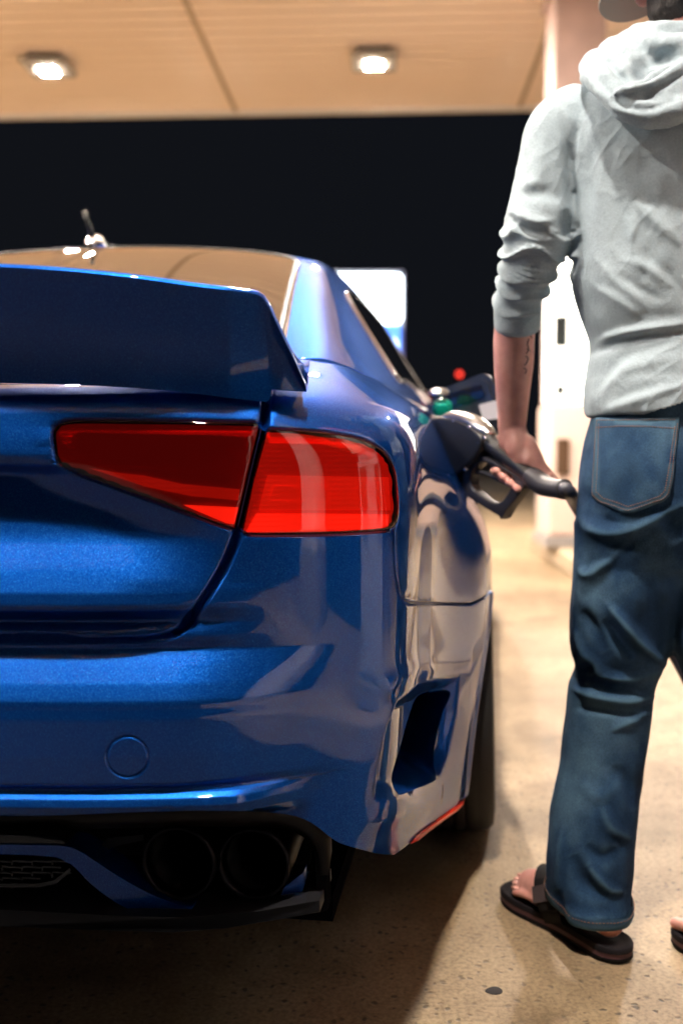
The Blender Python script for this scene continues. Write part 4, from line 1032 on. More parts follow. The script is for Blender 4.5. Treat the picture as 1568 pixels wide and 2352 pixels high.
loft(m, resec([((.592, 1.765, zc(1000)), .13, .085, 12), ((.592, 1.76, zc(800)), .125, .085, 12), ((.592, 1.765, zc(560)), .145, .10, 12), ((.592, 1.77, zc(330)), .16, .095, 12), ((.592, 1.77, zc(240)), .12, .07, 12)]), 32)
# left arm (its sleeve ends below the elbow) and the hand closed on the nozzle
SH = at(1300, 290, 1.76); EL = at(1228, 575, 1.745)
ARM = [SH, at(1262, 430, 1.745), EL, at(1196, 680, 1.80), at(1181, 760, 1.845), at(1179, 830, 1.872), at(1177, 895, 1.895), at(1176, 950, 1.912), at(1175, 985, 1.92), at(1180, 1012, 1.918)]
stube(m, ARM, [.036, .034, .030, .033, .0375, .0370, .0325, .0285, .0265, .027])
def HN(px): return 2.12 - (px-990)/232*.26       # depth along the nozzle
def hy(px): return 1027 + (px-1130)*.74          # handle centre line in the photo
stube(m, [at(1180, 1000, 1.915), at(1190, 1030, 1.905), at(1206, 1052, 1.895)], [.0265, .030, .026], flat=.85)
stube(m, [at(1172, 1008, 1.925), at(1176, 1032, 1.945), at(1178, 1046, 1.955)], [.024, .026, .022])
stube(m, [at(1205, 1022, 1.90), at(1222, 1052, 1.88), at(1238, 1074, 1.868), at(1254, 1090, 1.862), at(1270, 1104, 1.858)], [.021, .0195, .0145, .0130, .0098])
for i, (px, L_) in enumerate(((1150, 1.0), (1166, 1.08), (1182, 1.03), (1198, .9))):
    h = hy(px); d = HN(px)
    rr = .0098 - .0006*(i == 3)
    stube(m, [at(px+16, h-18, d-.012), at(px+4, h-34, d+.014), at(px-6, h-16, d+.036*L_), at(px-12, h+16, d+.040*L_), at(px-14, h+38, d+.022), at(px-12, h+43, d+.001), at(px-10, h+40+2*i, d-.016)],
          [.014, .0122, rr+.0012, rr, rr-.0005, rr-.001, rr-.0016], 16)
# right arm bent forward, out of the picture
stube(m, [Vector((.785, 1.77, 1.44)), Vector((.83, 1.76, 1.28)), Vector((.84, 1.80, 1.13)), Vector((.80, 1.96, 1.04)), Vector((.76, 2.03, 1.02))], [.05, .043, .037, .031, .026])
stube(m, [Vector((.76, 2.03, 1.02)), Vector((.74, 2.08, 1.01)), Vector((.735, 2.11, 1.0))], [.027, .030, .024], flat=.6)
for i in range(4): stube(m, [Vector((.760-.015*i, 2.10, 1.0)), Vector((.757-.016*i, 2.135, .992)), Vector((.754-.016*i, 2.155, .972)), Vector((.752-.016*i, 2.15, .952))], [.010, .0092, .0085, .007], 12)
stube(m, [Vector((.77, 2.06, 1.0)), Vector((.785, 2.085, .985)), Vector((.78, 2.11, .97))], [.014, .0115, .009], 12)
# legs
def leg_secs(side):
    if side < 0:
        C = [(1455, 1330, 1.76), (1430, 1450, 1.765), (1408, 1560, 1.77), (1392, 1650, 1.765), (1378, 1760, 1.75), (1358, 1900, 1.73), (1350, 2030, 1.715)]
        return [at(*c) for c in C]
    return [Vector((.592*2 - p.x - .025*k/6, p.y - .215*(k/6)**1.3, p.z)) for k, p in enumerate(leg_secs(-1))]
for sd in (-1, 1):
    Lc = leg_secs(sd); Ls = [Vector(((Lc[0].x*.6+.592*.4), 1.765, zc(1180)))] + Lc
    _h = gpt(1398, 2190) if sd < 0 else Vector((.735, 1.50, 0)); _f = (gpt(1166, 2052)-gpt(1398, 2190)).normalized() if sd < 0 else Vector((-.5, .866, 0))
    foot_h = _h + _f*.035
    stube(m, Ls + [Vector((foot_h.x, foot_h.y, .12))], [.085, .078, .068, .055, .048, .046, .036, .027, .025])
# feet
TO = gpt(1166, 2052); HE = gpt(1398, 2190)
def foot_frame(sd):
    if sd < 0: h, t_ = HE.copy(), TO.copy()
    else:
        h = Vector((.735, 1.50, 0)); t_ = h + Vector((-.135, .234, 0))
    f = (t_-h).normalized(); l = Vector((-f.y, f.x, 0)); return h, f, l       # l points to the left of the foot
FEET = {}
SOLE_T = .028
for sd in (-1, 1):
    h, f, l = foot_frame(sd); o_ = 1 if sd < 0 else -1        # o_ * l = outer side
    FEET[sd] = (h, f, l*o_)
    out_ = l*o_
    q = lambda a, b, z: h + f*a + out_*b + Vector((0, 0, SOLE_T+z))
    stube(m, [q(.002, 0, .028), q(.05, .002, .034), q(.105, .002, .034), q(.155, .004, .026), q(.195, .002, .019)], [.0255, .030, .035, .036, .029], flat=1.0)
    stube(m, [q(.03, 0, .10), q(.05, 0, .070), q(.11, -.006, .044), q(.17, -.008, .026)], [.026, .029, .027, .02])
    for i, (b, a0_, L_, rr) in enumerate(((-.026, .195, .052, .0125), (-.006, .20, .044, .0088), (.010, .195, .038, .0082), (.024, .186, .034, .0078), (.037, .172, .030, .0078))):
        stube(m, [q(a0_-.03, b*.9, .016), q(a0_, b, .016), q(a0_+L_*.5, b*1.04, .014), q(a0_+L_, b*1.05, .009)], [rr*1.05, rr, rr*.95, rr*.9], 14)
fuse(m, 'body', .0034, SKIN, person, 2)
# fingernails (thumb and toes catch the light)
NAIL = mat('nail', (.70, .36, .30), .25)
mn = MB(); mn.ball(at(1263, 1093, 1.851), (.0062, .003, .0075)); h, f, o_ = FEET[-1]
for b, a_ in ((-.026, .243), (-.006, .242), (.010, .231), (.024, .218), (.037, .200)): mn.ball(h + f*a_ + o_*(b*1.05) + Vector((0, 0, SOLE_T+.019)), (.006, .006, .0022))
o = mn.build('nails', NAIL, None, True); o.data.transform(Matrix.Translation(-person.location)); o.parent = person

def local(o):
    o.data.transform(Matrix.Translation(-person.location)); o.parent = person; return o
# ---- hair and cap
m = MB()
bmesh.ops.create_uvsphere(m.bm, u_segments=40, v_segments=28, radius=1, matrix=Matrix.Translation(hp_(0, -.018, .020)) @ HM.to_4x4() @ Matrix.Diagonal((.083, .100, .103, 1)))
bmesh.ops.create_uvsphere(m.bm, u_segments=32, v_segments=20, radius=1, matrix=Matrix.Translation(hp_(0, -.035, -.045)) @ HM.to_4x4() @ Matrix.Diagonal((.080, .080, .090, 1)))
HMi = HM.transposed(); bmesh.ops.create_uvsphere(m.bm, u_segments=32, v_segments=20, radius=1, matrix=Matrix.Translation(hp_(0, -.050, -.088)) @ HM.to_4x4() @ Matrix.Diagonal((.068, .050, .058, 1)))
bmesh.ops.create_uvsphere(m.bm, u_segments=32, v_segments=20, radius=1, matrix=Matrix.Translation((.592, 1.745, 1.628)) @ Matrix.Diagonal((.071, .072, .055, 1)))  # dark mass over the neck, stands in for the cap's shade
bmesh.ops.create_uvsphere(m.bm, u_segments=32, v_segments=20, radius=1, matrix=Matrix.Translation(hp_(0, .030, -.062)) @ HM.to_4x4() @ Matrix.Diagonal((.068, .072, .062, 1)))  # same dark mass carried over the jaw to darken the skin under the cap
hair_and_shade = fuse(m, 'hair_and_shade', .005, HAIR, person, 3, lambda V, N: N*(vnoise(V, 90)*.003)[:, None])
bm = bmesh.new(); bm.from_mesh(hair_and_shade.data)
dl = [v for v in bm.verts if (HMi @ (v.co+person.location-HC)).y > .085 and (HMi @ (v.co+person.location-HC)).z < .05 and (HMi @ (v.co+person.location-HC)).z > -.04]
bmesh.ops.delete(bm, geom=dl, context='VERTS'); bm.to_mesh(hair_and_shade.data); bm.free()
m = MB()
n = 48; rings = []
for kz in range(13):
    a = math.pi/2*kz/12; r_ = []
    for k in range(n):
        t = 2*math.pi*k/n; x, y, z = .0905*math.cos(t)*math.cos(a)**.8, -.012+.108*math.sin(t)*math.cos(a)**.8, .038+.098*math.sin(a)
        r_.append(m.bm.verts.new(hp_(x, y, z)))
    rings.append(r_)
for A, B in zip(rings, rings[1:]):
    for k in range(n): m.bm.faces.new((A[k], A[(k+1) % n], B[(k+1) % n], B[k]))
cr = m.build('cap_crown', CAPM, None, True); capo = empty('cap'); capo.parent = person; local(cr); cr.parent = capo
# brim: curved visor with thickness
m = MB(); gr = []
for i in range(15):
    u = -1+2*i/14; row = []
    for j in range(9):
        w = j/8; ang = u*R(62); r0 = Vector((.088*math.sin(ang), -.012+.106*math.cos(ang), .036))
        L_ = .078*math.sqrt(max(0, 1-(abs(u)**2.6)))+.002
        row.append(r0 + Vector((math.sin(ang)*.35*L_*w, L_*w, -.013*w - .022*(abs(u)**2)*w - .002)))
    gr.append(row)
BT = Matrix.Rotation(R(-8), 3, 'X')
tv = [[m.bm.verts.new(hp_(*(BT @ p))) for p in row] for row in gr]; bv = [[m.bm.verts.new(hp_(*(BT @ (p-Vector((0, 0, .0035)))))) for p in row] for row in gr]
for i in range(14):
    for j in range(8):
        m.bm.faces.new((tv[i][j], tv[i+1][j], tv[i+1][j+1], tv[i][j+1])); m.bm.faces.new((bv[i][j], bv[i][j+1], bv[i+1][j+1], bv[i+1][j]))
    m.bm.faces.new((tv[i][8], tv[i+1][8], bv[i+1][8], bv[i][8]))
br = m.build('cap_brim', CAPM, None, auto=60); local(br); br.parent = capo

# ---- hoodie
m = MB()
def tsec(y, L_, hd, cy=PD, yaw=10, cx=None, rx=None):
    xl = at(L_, y, PD).x; c_ = PX0 if cx is None else cx; return ((c_, cy, zc(y)), c_-xl, hd, yaw)
T = [tsec(150, 1478, .058, 1.765), tsec(178, 1415, .075, 1.765), tsec(205, 1362, .088, 1.77), tsec(235, 1322, .098, 1.77), tsec(275, 1300, .106, 1.77), tsec(340, 1298, .115), tsec(430, 1304, .122), tsec(545, 1308, .124), tsec(650, 1311, .122), tsec(720, 1330, .118),
     tsec(775, 1352, .114), tsec(800, 1356, .112), tsec(850, 1350, .118), tsec(910, 1345, .122)]
loft(m, resec(T), 64, pw=2.35)
# hem flares, lower at the left side
loft(m, resec([tsec(880, 1346, .122), tsec(930, 1346, .126), ((PX0, PD, zc(957)), PX0-at(1352, 957, PD).x, .124, 10)]), 64, pw=2.35)
SL = [at(1318, 285, 1.768), at(1288, 320, 1.765), at(1262, 385, 1.76), at(1246, 450, 1.755), at(1233, 530, 1.75), at(1216, 600, 1.765), at(1200, 650, 1.79), at(1189, 700, 1.815), at(1187, 750, 1.838)]
stube(m, SL, [.066, .067, .056, .055, .060, .0525, .046, .0425, .041], 40)
stube(m, [Vector((2*PX0-p.x, p.y, p.z)) for p in SL[:5]] + [Vector((.84, 1.84, 1.08)), Vector((.81, 1.93, 1.05))], [.066, .067, .056, .055, .058, .05, .043], 32)
CUT_C = at(1187, 752, 1.838)
def al(V):        # distance along the left sleeve and offset from it
    A = np.array([list(p) for p in spath(SL, [1]*len(SL), 8)[0]]); D = np.linalg.norm(V[:, None, :]-A[None], axis=2); i = D.argmin(1); cum = np.r_[0, np.cumsum(np.linalg.norm(np.diff(A, axis=0), axis=1))]
    tg = np.gradient(A, axis=0); tg /= np.linalg.norm(tg, axis=1)[:, None]
    return cum[i] + ((V-A[i])*tg[i]).sum(1), D.min(1)
BACK = [([(1453, 458), (1500, 505), (1568, 566)], .011, .011), ([(1541, 372), (1590, 420)], .008, .012), ([(1291, 262), (1308, 360), (1313, 450), (1312, 545)], -.009, .009), ([(1337, 300), (1324, 400), (1318, 500), (1318, 640)], .007, .009),
        ([(1366, 300), (1352, 400), (1345, 500)], -.007, .009), ([(1392, 330), (1378, 420), (1368, 540)], .005, .010), ([(1416, 440), (1428, 520), (1432, 604)], -.006, .012), ([(1437, 594), (1490, 618), (1548, 662)], .008, .009),
        ([(1374, 600), (1410, 640), (1456, 680), (1480, 722)], .007, .009), ([(1370, 660), (1420, 690), (1480, 735)], .007, .008), ([(1400, 625), (1450, 655), (1520, 690)], -.006, .009), ([(1455, 490), (1450, 560)], .005, .008), ([(1480, 540), (1490, 590), (1478, 640)], -.005, .010),
        ([(1345, 560), (1350, 650), (1372, 735)], -.005, .012), ([(1500, 600), (1540, 640), (1590, 690)], -.005, .012), ([(1368, 795), (1400, 774), (1470, 758), (1590, 740)], .011, .0075), ([(1372, 812), (1405, 790), (1475, 774), (1590, 757)], -.011, .007),
        ([(1372, 900), (1400, 850), (1440, 815), (1560, 780)], -.007, .010), ([(1362, 925), (1400, 880), (1450, 845), (1568, 815)], .006, .010), ([(1380, 948), (1420, 930), (1500, 905), (1590, 880)], .007, .009), ([(1392, 930), (1450, 905), (1520, 880)], -.005, .009),
        ([(1352, 870), (1372, 830), (1400, 800)], .006, .009), ([(1500, 330), (1490, 420)], -.004, .016), ([(1440, 330), (1430, 420)], .004, .016), ([(1420, 740), (1500, 730), (1590, 715)], -.004, .012)]
SLV = [([(1252, 300), (1240, 380), (1215, 450)], .004, .012), ([(1170, 482), (1200, 500), (1232, 512), (1268, 505)], .009, .008), ([(1178, 500), (1215, 528), (1260, 530)], -.008, .007), ([(1200, 452), (1245, 440), (1290, 462)], -.007, .012), ([(1195, 430), (1250, 425)], .006, .010), ([(1165, 520), (1215, 545), (1290, 560)], .006, .007),
       ([(1290, 480), (1305, 520), (1300, 560)], -.008, .010)]
RDG = np.array(Matrix.Rotation(R(38), 3, 'Y'))
def hood_disp(V, N):
    h = folds(V, N, [(p_, a_*.60, w_*.95) for p_, a_, w_ in BACK], 1.65) + folds(V, N, SLV, 1.72)
    s_, D = al(V); S0, S1 = .185, .352
    w = np.clip((s_-S0)/.03, 0, 1)*np.clip((S1-s_)/.02, 0, 1)*np.clip((.085-D)/.015, 0, 1)*(V[:, 0] < .46)
    ph = s_/.0165 + 1.4*vnoise(V, 14, 3.1) + .5*np.sin(V[:, 0]*45) + (V[:, 0]-.4)*9
    rg = (1-np.abs(np.sin(ph*math.pi*.5+.3)))**1.3
    h += w*(.0105*rg-.0025) * (.8+.6*vnoise(V, 20, 8.0))
    Vd = V + .012*np.stack([vnoise(V, 18, 11.0), vnoise(V, 18, 17.0), vnoise(V, 18, 23.0)], 1)
    rd = (1-np.abs(vnoise(Vd@RDG, (34, 34, 11), 5.0))*2.6).clip(0, 1)**2
    rd2 = (1-np.abs(vnoise(Vd, (60, 60, 24), 15.0))*2.4).clip(0, 1)**2
    h += (1-w)*.0004*rd2 + (1-w)*.0016*rd*np.clip(.4+1.6*vnoise(V, 6, 31.0), 0, 1)
    h += .0035*vnoise(V, (9, 9, 5), 1.7) + .0018*vnoise(V, (26, 26, 14), 5.0) + .0016*np.maximum(0, vnoise(V*np.array([1, 1, 1])+V[:, [2, 0, 1]]*.6, (60, 30, 22), 2.0))*(w < .2)
    return N*h[:, None]
hd = fuse(m, 'hoodie', .0050, HOOD, person, 3, None)
sub = hd.modifiers.new('s', 'SUBSURF'); sub.levels = 1; sub.render_levels = 1
dg = bpy.context.evaluated_depsgraph_get(); dg.update(); nm_ = bpy.data.meshes.new_from_object(hd.evaluated_get(dg)); hd.modifiers.clear(); hd.data = nm_; nm_.name = 'hoodie'
def redisp(o, fn):
    me = o.data; n = len(me.vertices); V = np.empty(n*3); me.vertices.foreach_get('co', V); V = V.reshape(-1, 3)+np.array(person.location); N = np.empty(n*3); me.vertices.foreach_get('normal', N); N = N.reshape(-1, 3)
    V = V + fn(V, N); me.vertices.foreach_set('co', (V-np.array(person.location)).ravel()); me.update(); me.polygons.foreach_set('use_smooth', [True]*len(me.polygons))
redisp(hd, hood_disp)
# open the cuff and the hem: cut by planes, solid rim
bm = bmesh.new(); bm.from_mesh(hd.data)
axis = (SL[-1]-SL[-2]).normalized(); cc_ = SL[-1]-Vector(person.location)
dl = [v for v in bm.verts if (v.co-cc_).length < .09 and (v.co-cc_).dot(axis) > -.004]
hz = zc(963)-.0
def hem_z(x): return np.interp(x, [.42, .47, .60, .70, .80], [zc(972), zc(966), zc(915), zc(905), zc(930)])
dl += [v for v in bm.verts if v.co.z < hem_z(v.co.x+person.location.x)-.002 and v.co.x+person.location.x > .40 and v.co.z > .5 and abs(v.co.x+person.location.x-.592) < .21 and v.co.z < .98 and v not in dl]
bmesh.ops.delete(bm, geom=list(set(dl)), context='VERTS'); bm.to_mesh(hd.data); bm.free()
so = hd.modifiers.new('thickness', 'SOLIDIFY'); so.thickness = .0028; so.offset = -1
# cuff band
m = MB(); ca = SL[-1]; t_ = axis; pp = [ca - t_*.030, ca - t_*.015, ca - t_*.001, ca + t_*.002, ca + t_*.0005, ca - t_*.02]
m.tube(pp, [.0425, .0425, .0418, .0400, .0385, .0385], 40, False); local(m.build('cuff', HOOD, None, True))
# hood: bunched cowl lying on the back
m = MB()
def hq(x, y, d): return at(x, y, d)
stube(m, [hq(1352, 150, 1.78), hq(1362, 172, 1.69), hq(1400, 212, 1.635), hq(1440, 248, 1.612), hq(1490, 262, 1.605), hq(1560, 250, 1.60), hq(1640, 215, 1.615), hq(1720, 180, 1.66), hq(1745, 150, 1.74)], [.015, .020, .020, .021, .023, .024, .022, .02, .018], 20, k=8)
stube(m, [hq(1362, 152, 1.80), hq(1385, 150, 1.71), hq(1425, 178, 1.655), hq(1470, 214, 1.622), hq(1540, 222, 1.612), hq(1620, 190, 1.625), hq(1700, 152, 1.69)], [.022, .026, .026, .024, .026, .026, .024], 20, k=8)
stube(m, [hq(1400, 128, 1.80), hq(1420, 124, 1.72), hq(1450, 146, 1.675), hq(1500, 176, 1.645), hq(1580, 176, 1.64), hq(1660, 140, 1.67), hq(1700, 125, 1.76)], [.024, .028, .028, .026, .028, .028, .022], 20, k=8)
stube(m, [hq(1452, 96, 1.80), hq(1470, 84, 1.72), hq(1510, 80, 1.695), hq(1570, 78, 1.69), hq(1640, 84, 1.71), hq(1690, 96, 1.79)], [.020, .022, .022, .022, .022, .020], 20, k=8)
stube(m, [hq(1440, 110, 1.79), hq(1462, 110, 1.70), hq(1510, 118, 1.665), hq(1580, 124, 1.66), hq(1650, 112, 1.69)], [.028, .030, .030, .030, .028], 20, k=8)
stube(m, [hq(1405, 220, 1.604), hq(1440, 206, 1.594), hq(1490, 192, 1.594), hq(1530, 168, 1.60), hq(1575, 150, 1.605)], [.006, .0105, .012, .013, .012], 16, k=8)
stube(m, [hq(1425, 262, 1.62), hq(1460, 276, 1.612), hq(1492, 280, 1.61), hq(1530, 262, 1.61)], [.008, .012, .014, .010], 16, k=6)
HF = [([(1350, 148), (1375, 185), (1420, 232), (1480, 250), (1568, 222)], -.007, .006), ([(1345, 165), (1368, 205), (1415, 250), (1470, 268)], .005, .005), ([(1385, 135), (1410, 165), (1455, 200)], -.006, .006), ([(1375, 130), (1395, 165), (1440, 212)], .005, .006),
      ([(1442, 178), (1470, 160), (1500, 138), (1560, 118)], -.014, .013), ([(1450, 192), (1500, 165), (1560, 135)], -.008, .008), ([(1430, 100), (1445, 135), (1470, 165)], .006, .006), ([(1460, 80), (1475, 110), (1500, 125)], -.006, .006), ([(1512, 60), (1515, 100)], -.003, .004),
      ([(1500, 95), (1560, 100)], .004, .008), ([(1420, 222), (1490, 206), (1550, 182)], -.008, .0045), ([(1490, 245), (1495, 283)], .0025, .003), ([(1470, 62), (1455, 90)], -.004, .006)]
def hood2(V, N): return N*(folds(V, N, HF, 1.62) + .004*vnoise(V, (22, 22, 22), 3.3) + .0026*np.abs(vnoise(V, (60, 60, 45), 9.1)) + .002*vnoise(V, (34, 60, 60), 1.1))[:, None]
ho = fuse(m, 'hood', .0042, HOOD, person, 4, hood2)
# shoulder seam line of the sleeve
# ---- jeans
m = MB()
def jsec(y, L_, Rp, hd_, cy, yaw=8, d=PD):
    xl, xr = at(L_, y, cy).x, at(Rp, y, cy).x; return (((xl+xr)/2, cy, at(1400, y, cy).z), (xr-xl)/2, hd_, yaw)
CX2 = 2*(784+FPX*PX0/PD)
loft(m, resec([jsec(880, 1368, CX2-1368, .100, 1.765), jsec(940, 1362, CX2-1362, .108, 1.765), jsec(1010, 1346, CX2-1346, .120, 1.762), jsec(1080, 1334, CX2-1334, .128, 1.758), jsec(1160, 1327, CX2-1327, .128, 1.758), jsec(1230, 1324, CX2-1324, .115, 1.76), jsec(1300, 1322, CX2-1322, .10, 1.765)]), 56, pw=2.3)
LG = [jsec(1200, 1325, 1560, .098, 1.762), jsec(1330, 1318, 1590, .100, 1.765), jsec(1400, 1310, 1568, .094, 1.768), jsec(1450, 1306, 1552, .088, 1.77), jsec(1500, 1312, 1530, .083, 1.772), jsec(1535, 1326, 1508, .078, 1.775), jsec(1580, 1314, 1490, .078, 1.775), jsec(1650, 1304, 1482, .079, 1.772), jsec(1750, 1291, 1471, .078, 1.765),
      jsec(1850, 1272, 1461, .077, 1.748), jsec(1950, 1260, 1452, .076, 1.735), jsec(2040, 1261, 1438, .075, 1.722), jsec(2100, 1266, 1436, .077, 1.712), jsec(2160, 1268, 1430, .079, 1.706)]
LG = [((s[0][0], s[0][1], s[0][2]), s[1], s[2], 25) for s in LG]
loft(m, resec(LG), 48, pw=2.1)
RG = [((2*PX0-s[0][0]-.03*k/13, s[0][1]-.195*(k/13)**1.3, s[0][2]), s[1], s[2], 20) for k, s in enumerate(LG)]
loft(m, resec(RG), 40, pw=2.1)
JF = [([(1322, 1165), (1345, 1205), (1400, 1225), (1470, 1208), (1580, 1150)], .010, .012), ([(1330, 1235), (1400, 1262), (1460, 1250)], -.006, .014), ([(1325, 1110), (1345, 1140), (1400, 1165)], -.006, .012), ([(1328, 1280), (1350, 1320), (1385, 1300), (1440, 1240)], .007, .010),
      ([(1350, 1330), (1335, 1300)], .005, .008), ([(1395, 1388), (1430, 1430), (1470, 1480), (1530, 1530)], .010, .009), ([(1380, 1420), (1420, 1470), (1460, 1515)], -.009, .011), ([(1312, 1440), (1340, 1500), (1385, 1545), (1440, 1560), (1510, 1545)], .009, .009), ([(1330, 1400), (1360, 1440), (1390, 1500)], -.006, .012),
      ([(1340, 1560), (1400, 1578), (1480, 1590)], -.008, .009), ([(1310, 1580), (1360, 1600), (1440, 1612), (1495, 1600)], .007, .008), ([(1320, 1625), (1400, 1630), (1470, 1650)], -.006, .009), ([(1400, 1680), (1440, 1660), (1485, 1640)], .005, .008), ([(1330, 1538), (1350, 1530), (1365, 1545)], -.010, .008),
      ([(1400, 1760), (1440, 1800), (1465, 1860)], -.005, .014), ([(1380, 1850), (1400, 1900), (1450, 1930)], .005, .010), ([(1330, 1800), (1380, 1830), (1430, 1790)], .004, .014), ([(1290, 1900), (1282, 1980), (1275, 2060)], .004, .007), ([(1310, 1960), (1340, 2030), (1400, 2060)], -.008, .016), ([(1350, 1990), (1390, 2040), (1430, 2050)], .006, .009),
      ([(1340, 1940), (1380, 1970), (1420, 1950)], -.005, .012), ([(1290, 2080), (1330, 2110), (1400, 2110)], .005, .010), ([(1275, 2040), (1285, 2095), (1300, 2120)], -.006, .009), ([(1480, 1300), (1500, 1400), (1490, 1480)], -.004, .02), ([(1520, 1180), (1568, 1240)], -.005, .015)]
def jdisp(V, N): return N*(folds(V, N, [(p_, a_*1.35, w_*.95) for p_, a_, w_ in JF], 1.68) + .003*vnoise(V, (14, 14, 8), 4.4) + .0022*vnoise(V, (40, 40, 18), 6.6))[:, None]
je = fuse(m, 'jeans', .0055, JEAN, person, 3, None)
sub = je.modifiers.new('s', 'SUBSURF'); sub.levels = 1; dg = bpy.context.evaluated_depsgraph_get(); dg.update(); nm_ = bpy.data.meshes.new_from_object(je.evaluated_get(dg)); je.modifiers.clear(); je.data = nm_; nm_.name = 'jeans'
redisp(je, jdisp)
# cut the leg openings
bm = bmesh.new(); bm.from_mesh(je.data)
def hemz(x, y): 
    # the hem rides up over the instep and drops over the heel
    return np.where(x > .6, .075, at(1340, 2124, 1.66).z + .026*np.clip((y-1.66)/.10, 0, 1.2)) + .0*x
dl = [v for v in bm.verts if v.co.z < hemz(v.co.x+person.location.x, v.co.y+person.location.y)]
bmesh.ops.delete(bm, geom=dl, context='VERTS')
be = [e for e in bm.edges if e.is_boundary]
bm.to_mesh(je.data)
# hem roll follows the cut edge
bd = {}
for e in be:
    a_, b_ = e.verts; bd.setdefault(a_.index, []).append(b_.index); bd.setdefault(b_.index, []).append(a_.index)
co = {v.index: v.co.copy() for v in bm.verts if v.index in bd}
bm.free()
so = je.modifiers.new('thickness', 'SOLIDIFY'); so.thickness = .0025; so.offset = -1
seen = set(); m = MB(); ms = MB()
for s0 in list(bd):
    if s0 in seen: continue
    loop = [s0]; seen.add(s0); cur = s0
    while True:
        nx = [q for q in bd[cur] if q not in seen]
        if not nx: break
        cur = nx[0]; seen.add(cur); loop.append(cur)
    if len(loop) < 60: continue
    Lp = np.array([list(co[i]) for i in loop]); 
    for _ in range(12): Lp = (np.roll(Lp, 1, 0)+2*Lp+np.roll(Lp, -1, 0))/4
    Lp = Lp[::3]; c_ = Lp.mean(0); k_ = len(Lp)
    rad = Lp-c_; rad[:, 2] = 0; rad /= np.linalg.norm(rad, axis=1)[:, None]
    prof = [(0.0035, .018), (.0045, .010), (.0045, .001), (.0025, -.0015), (-.001, .001), (-.001, .018)]
    m = MB(); ms = MB()
    rg_ = [[m.bm.verts.new(tuple(Lp[i]+rad[i]*a_+np.array([0, 0, b_]))) for a_, b_ in prof] for i in range(k_)]
    for i in range(k_):
        for j in range(5): m.bm.faces.new((rg_[i][j], rg_[(i+1) % k_][j], rg_[(i+1) % k_][j+1], rg_[i][j+1]))
    st_l = [tuple(Lp[i]+rad[i]*.0052+np.array([0, 0, .0135])) for i in range(k_)]
    for i in range(0, k_-1): ms.tube([Vector(st_l[i]).lerp(Vector(st_l[i+1]), .1), Vector(st_l[i]).lerp(Vector(st_l[i+1]), .7)], .0006, 5)
    hm = m.build('hem', JEAN, None, True); hm.parent = je
    hs = ms.build('hem_stitching', STITCH, None, True); hs.parent = je
# back pocket, laid on the cloth
def on_mesh(o, pts, off, base=None):
    dg_ = bpy.context.evaluated_depsgraph_get(); me = o.data; T = BVHTree.FromPolygons([v.co for v in me.vertices], [p.vertices for p in me.polygons]); out_ = []
    O = Vector((0, 0, CAM_H))-Vector(person.location)
    for x, y in pts:
        h = T.ray_cast(O, px_ray(x, y).normalized())
        out_.append((h[0]+h[1]*off*(1 if h[1].y < 0 else -1), h[1]) if h[0] is not None else None)
    return out_
PK = [(1372, 968), (1376, 962), (1450, 966), (1556, 962), (1552, 1010), (1542, 1100), (1534, 1138), (1520, 1150), (1455, 1178), (1430, 1176), (1385, 1154), (1366, 1136), (1368, 1090), (1372, 1030)]
gx = []
for iy in range(0, 27):
    y = 960+iy*8.4
    for ix in range(0, 25):
        x = 1362+ix*8.2
        if inpoly(np.array([x]), np.array([y]), PK)[0]: gx.append((x, y))
bnd = []
for a_, b_ in zip(PK, PK[1:]+PK[:1]):
    nn_ = max(1, int(math.hypot(b_[0]-a_[0], b_[1]-a_[1])/8)); bnd += [(a_[0]+(b_[0]-a_[0])*k/nn_, a_[1]+(b_[1]-a_[1])*k/nn_) for k in range(nn_)]
allp = bnd + [p for p in gx if min(math.hypot(p[0]-b_[0], p[1]-b_[1]) for b_ in bnd) > 5]
V2 = [Vector(p) for p in allp]; nb_ = len(bnd)
vo_, ed, fc, *_r = delaunay_2d_cdt(V2, [(i, (i+1) % nb_) for i in range(nb_)], [], 0, 1e-6)
px_ = [(v.x, v.y) for v in vo_]; pc = on_mesh(je, px_, .0045)
fF = [f for f in fc if inpoly(np.array([sum(px_[i][0] for i in f)/3]), np.array([sum(px_[i][1] for i in f)/3]), PK)[0] and all(pc[i] is not None for i in f)]
vv = [p[0] if p else Vector((0, 0, 0)) for p in pc]
pk = mesh('back_pocket', vv, fF, JEAN, je); s_ = pk.modifiers.new('t', 'SOLIDIFY'); s_.thickness = .004; s_.offset = -1; s_.use_even_offset = False
ms = MB()
def inset(pts, k):
    c_ = np.mean(pts, 0); return [tuple(np.array(p)+(c_-np.array(p))*k/max(np.linalg.norm(c_-np.array(p)), 1)) for p in pts]
for kk in (4, 13):
    lp = inset([(1376, 966), (1370, 1030), (1366, 1090), (1365, 1134), (1385, 1152), (1442, 1176), (1522, 1148), (1534, 1134), (1543, 1090), (1552, 1010), (1555, 966)], kk)
    q = []
    for a_, b_ in zip(lp, lp[1:]):
        nn_ = max(1, int(math.hypot(b_[0]-a_[0], b_[1]-a_[1])/5)); q += [(a_[0]+(b_[0]-a_[0])*k/nn_, a_[1]+(b_[1]-a_[1])*k/nn_) for k in range(nn_)]
    w_ = on_mesh(je, q, .0090)
    for i in range(0, len(w_)-1):
        if w_[i] and w_[i+1]: ms.tube([w_[i][0].lerp(w_[i+1][0], .1), w_[i][0].lerp(w_[i+1][0], .62)], .0007, 5)
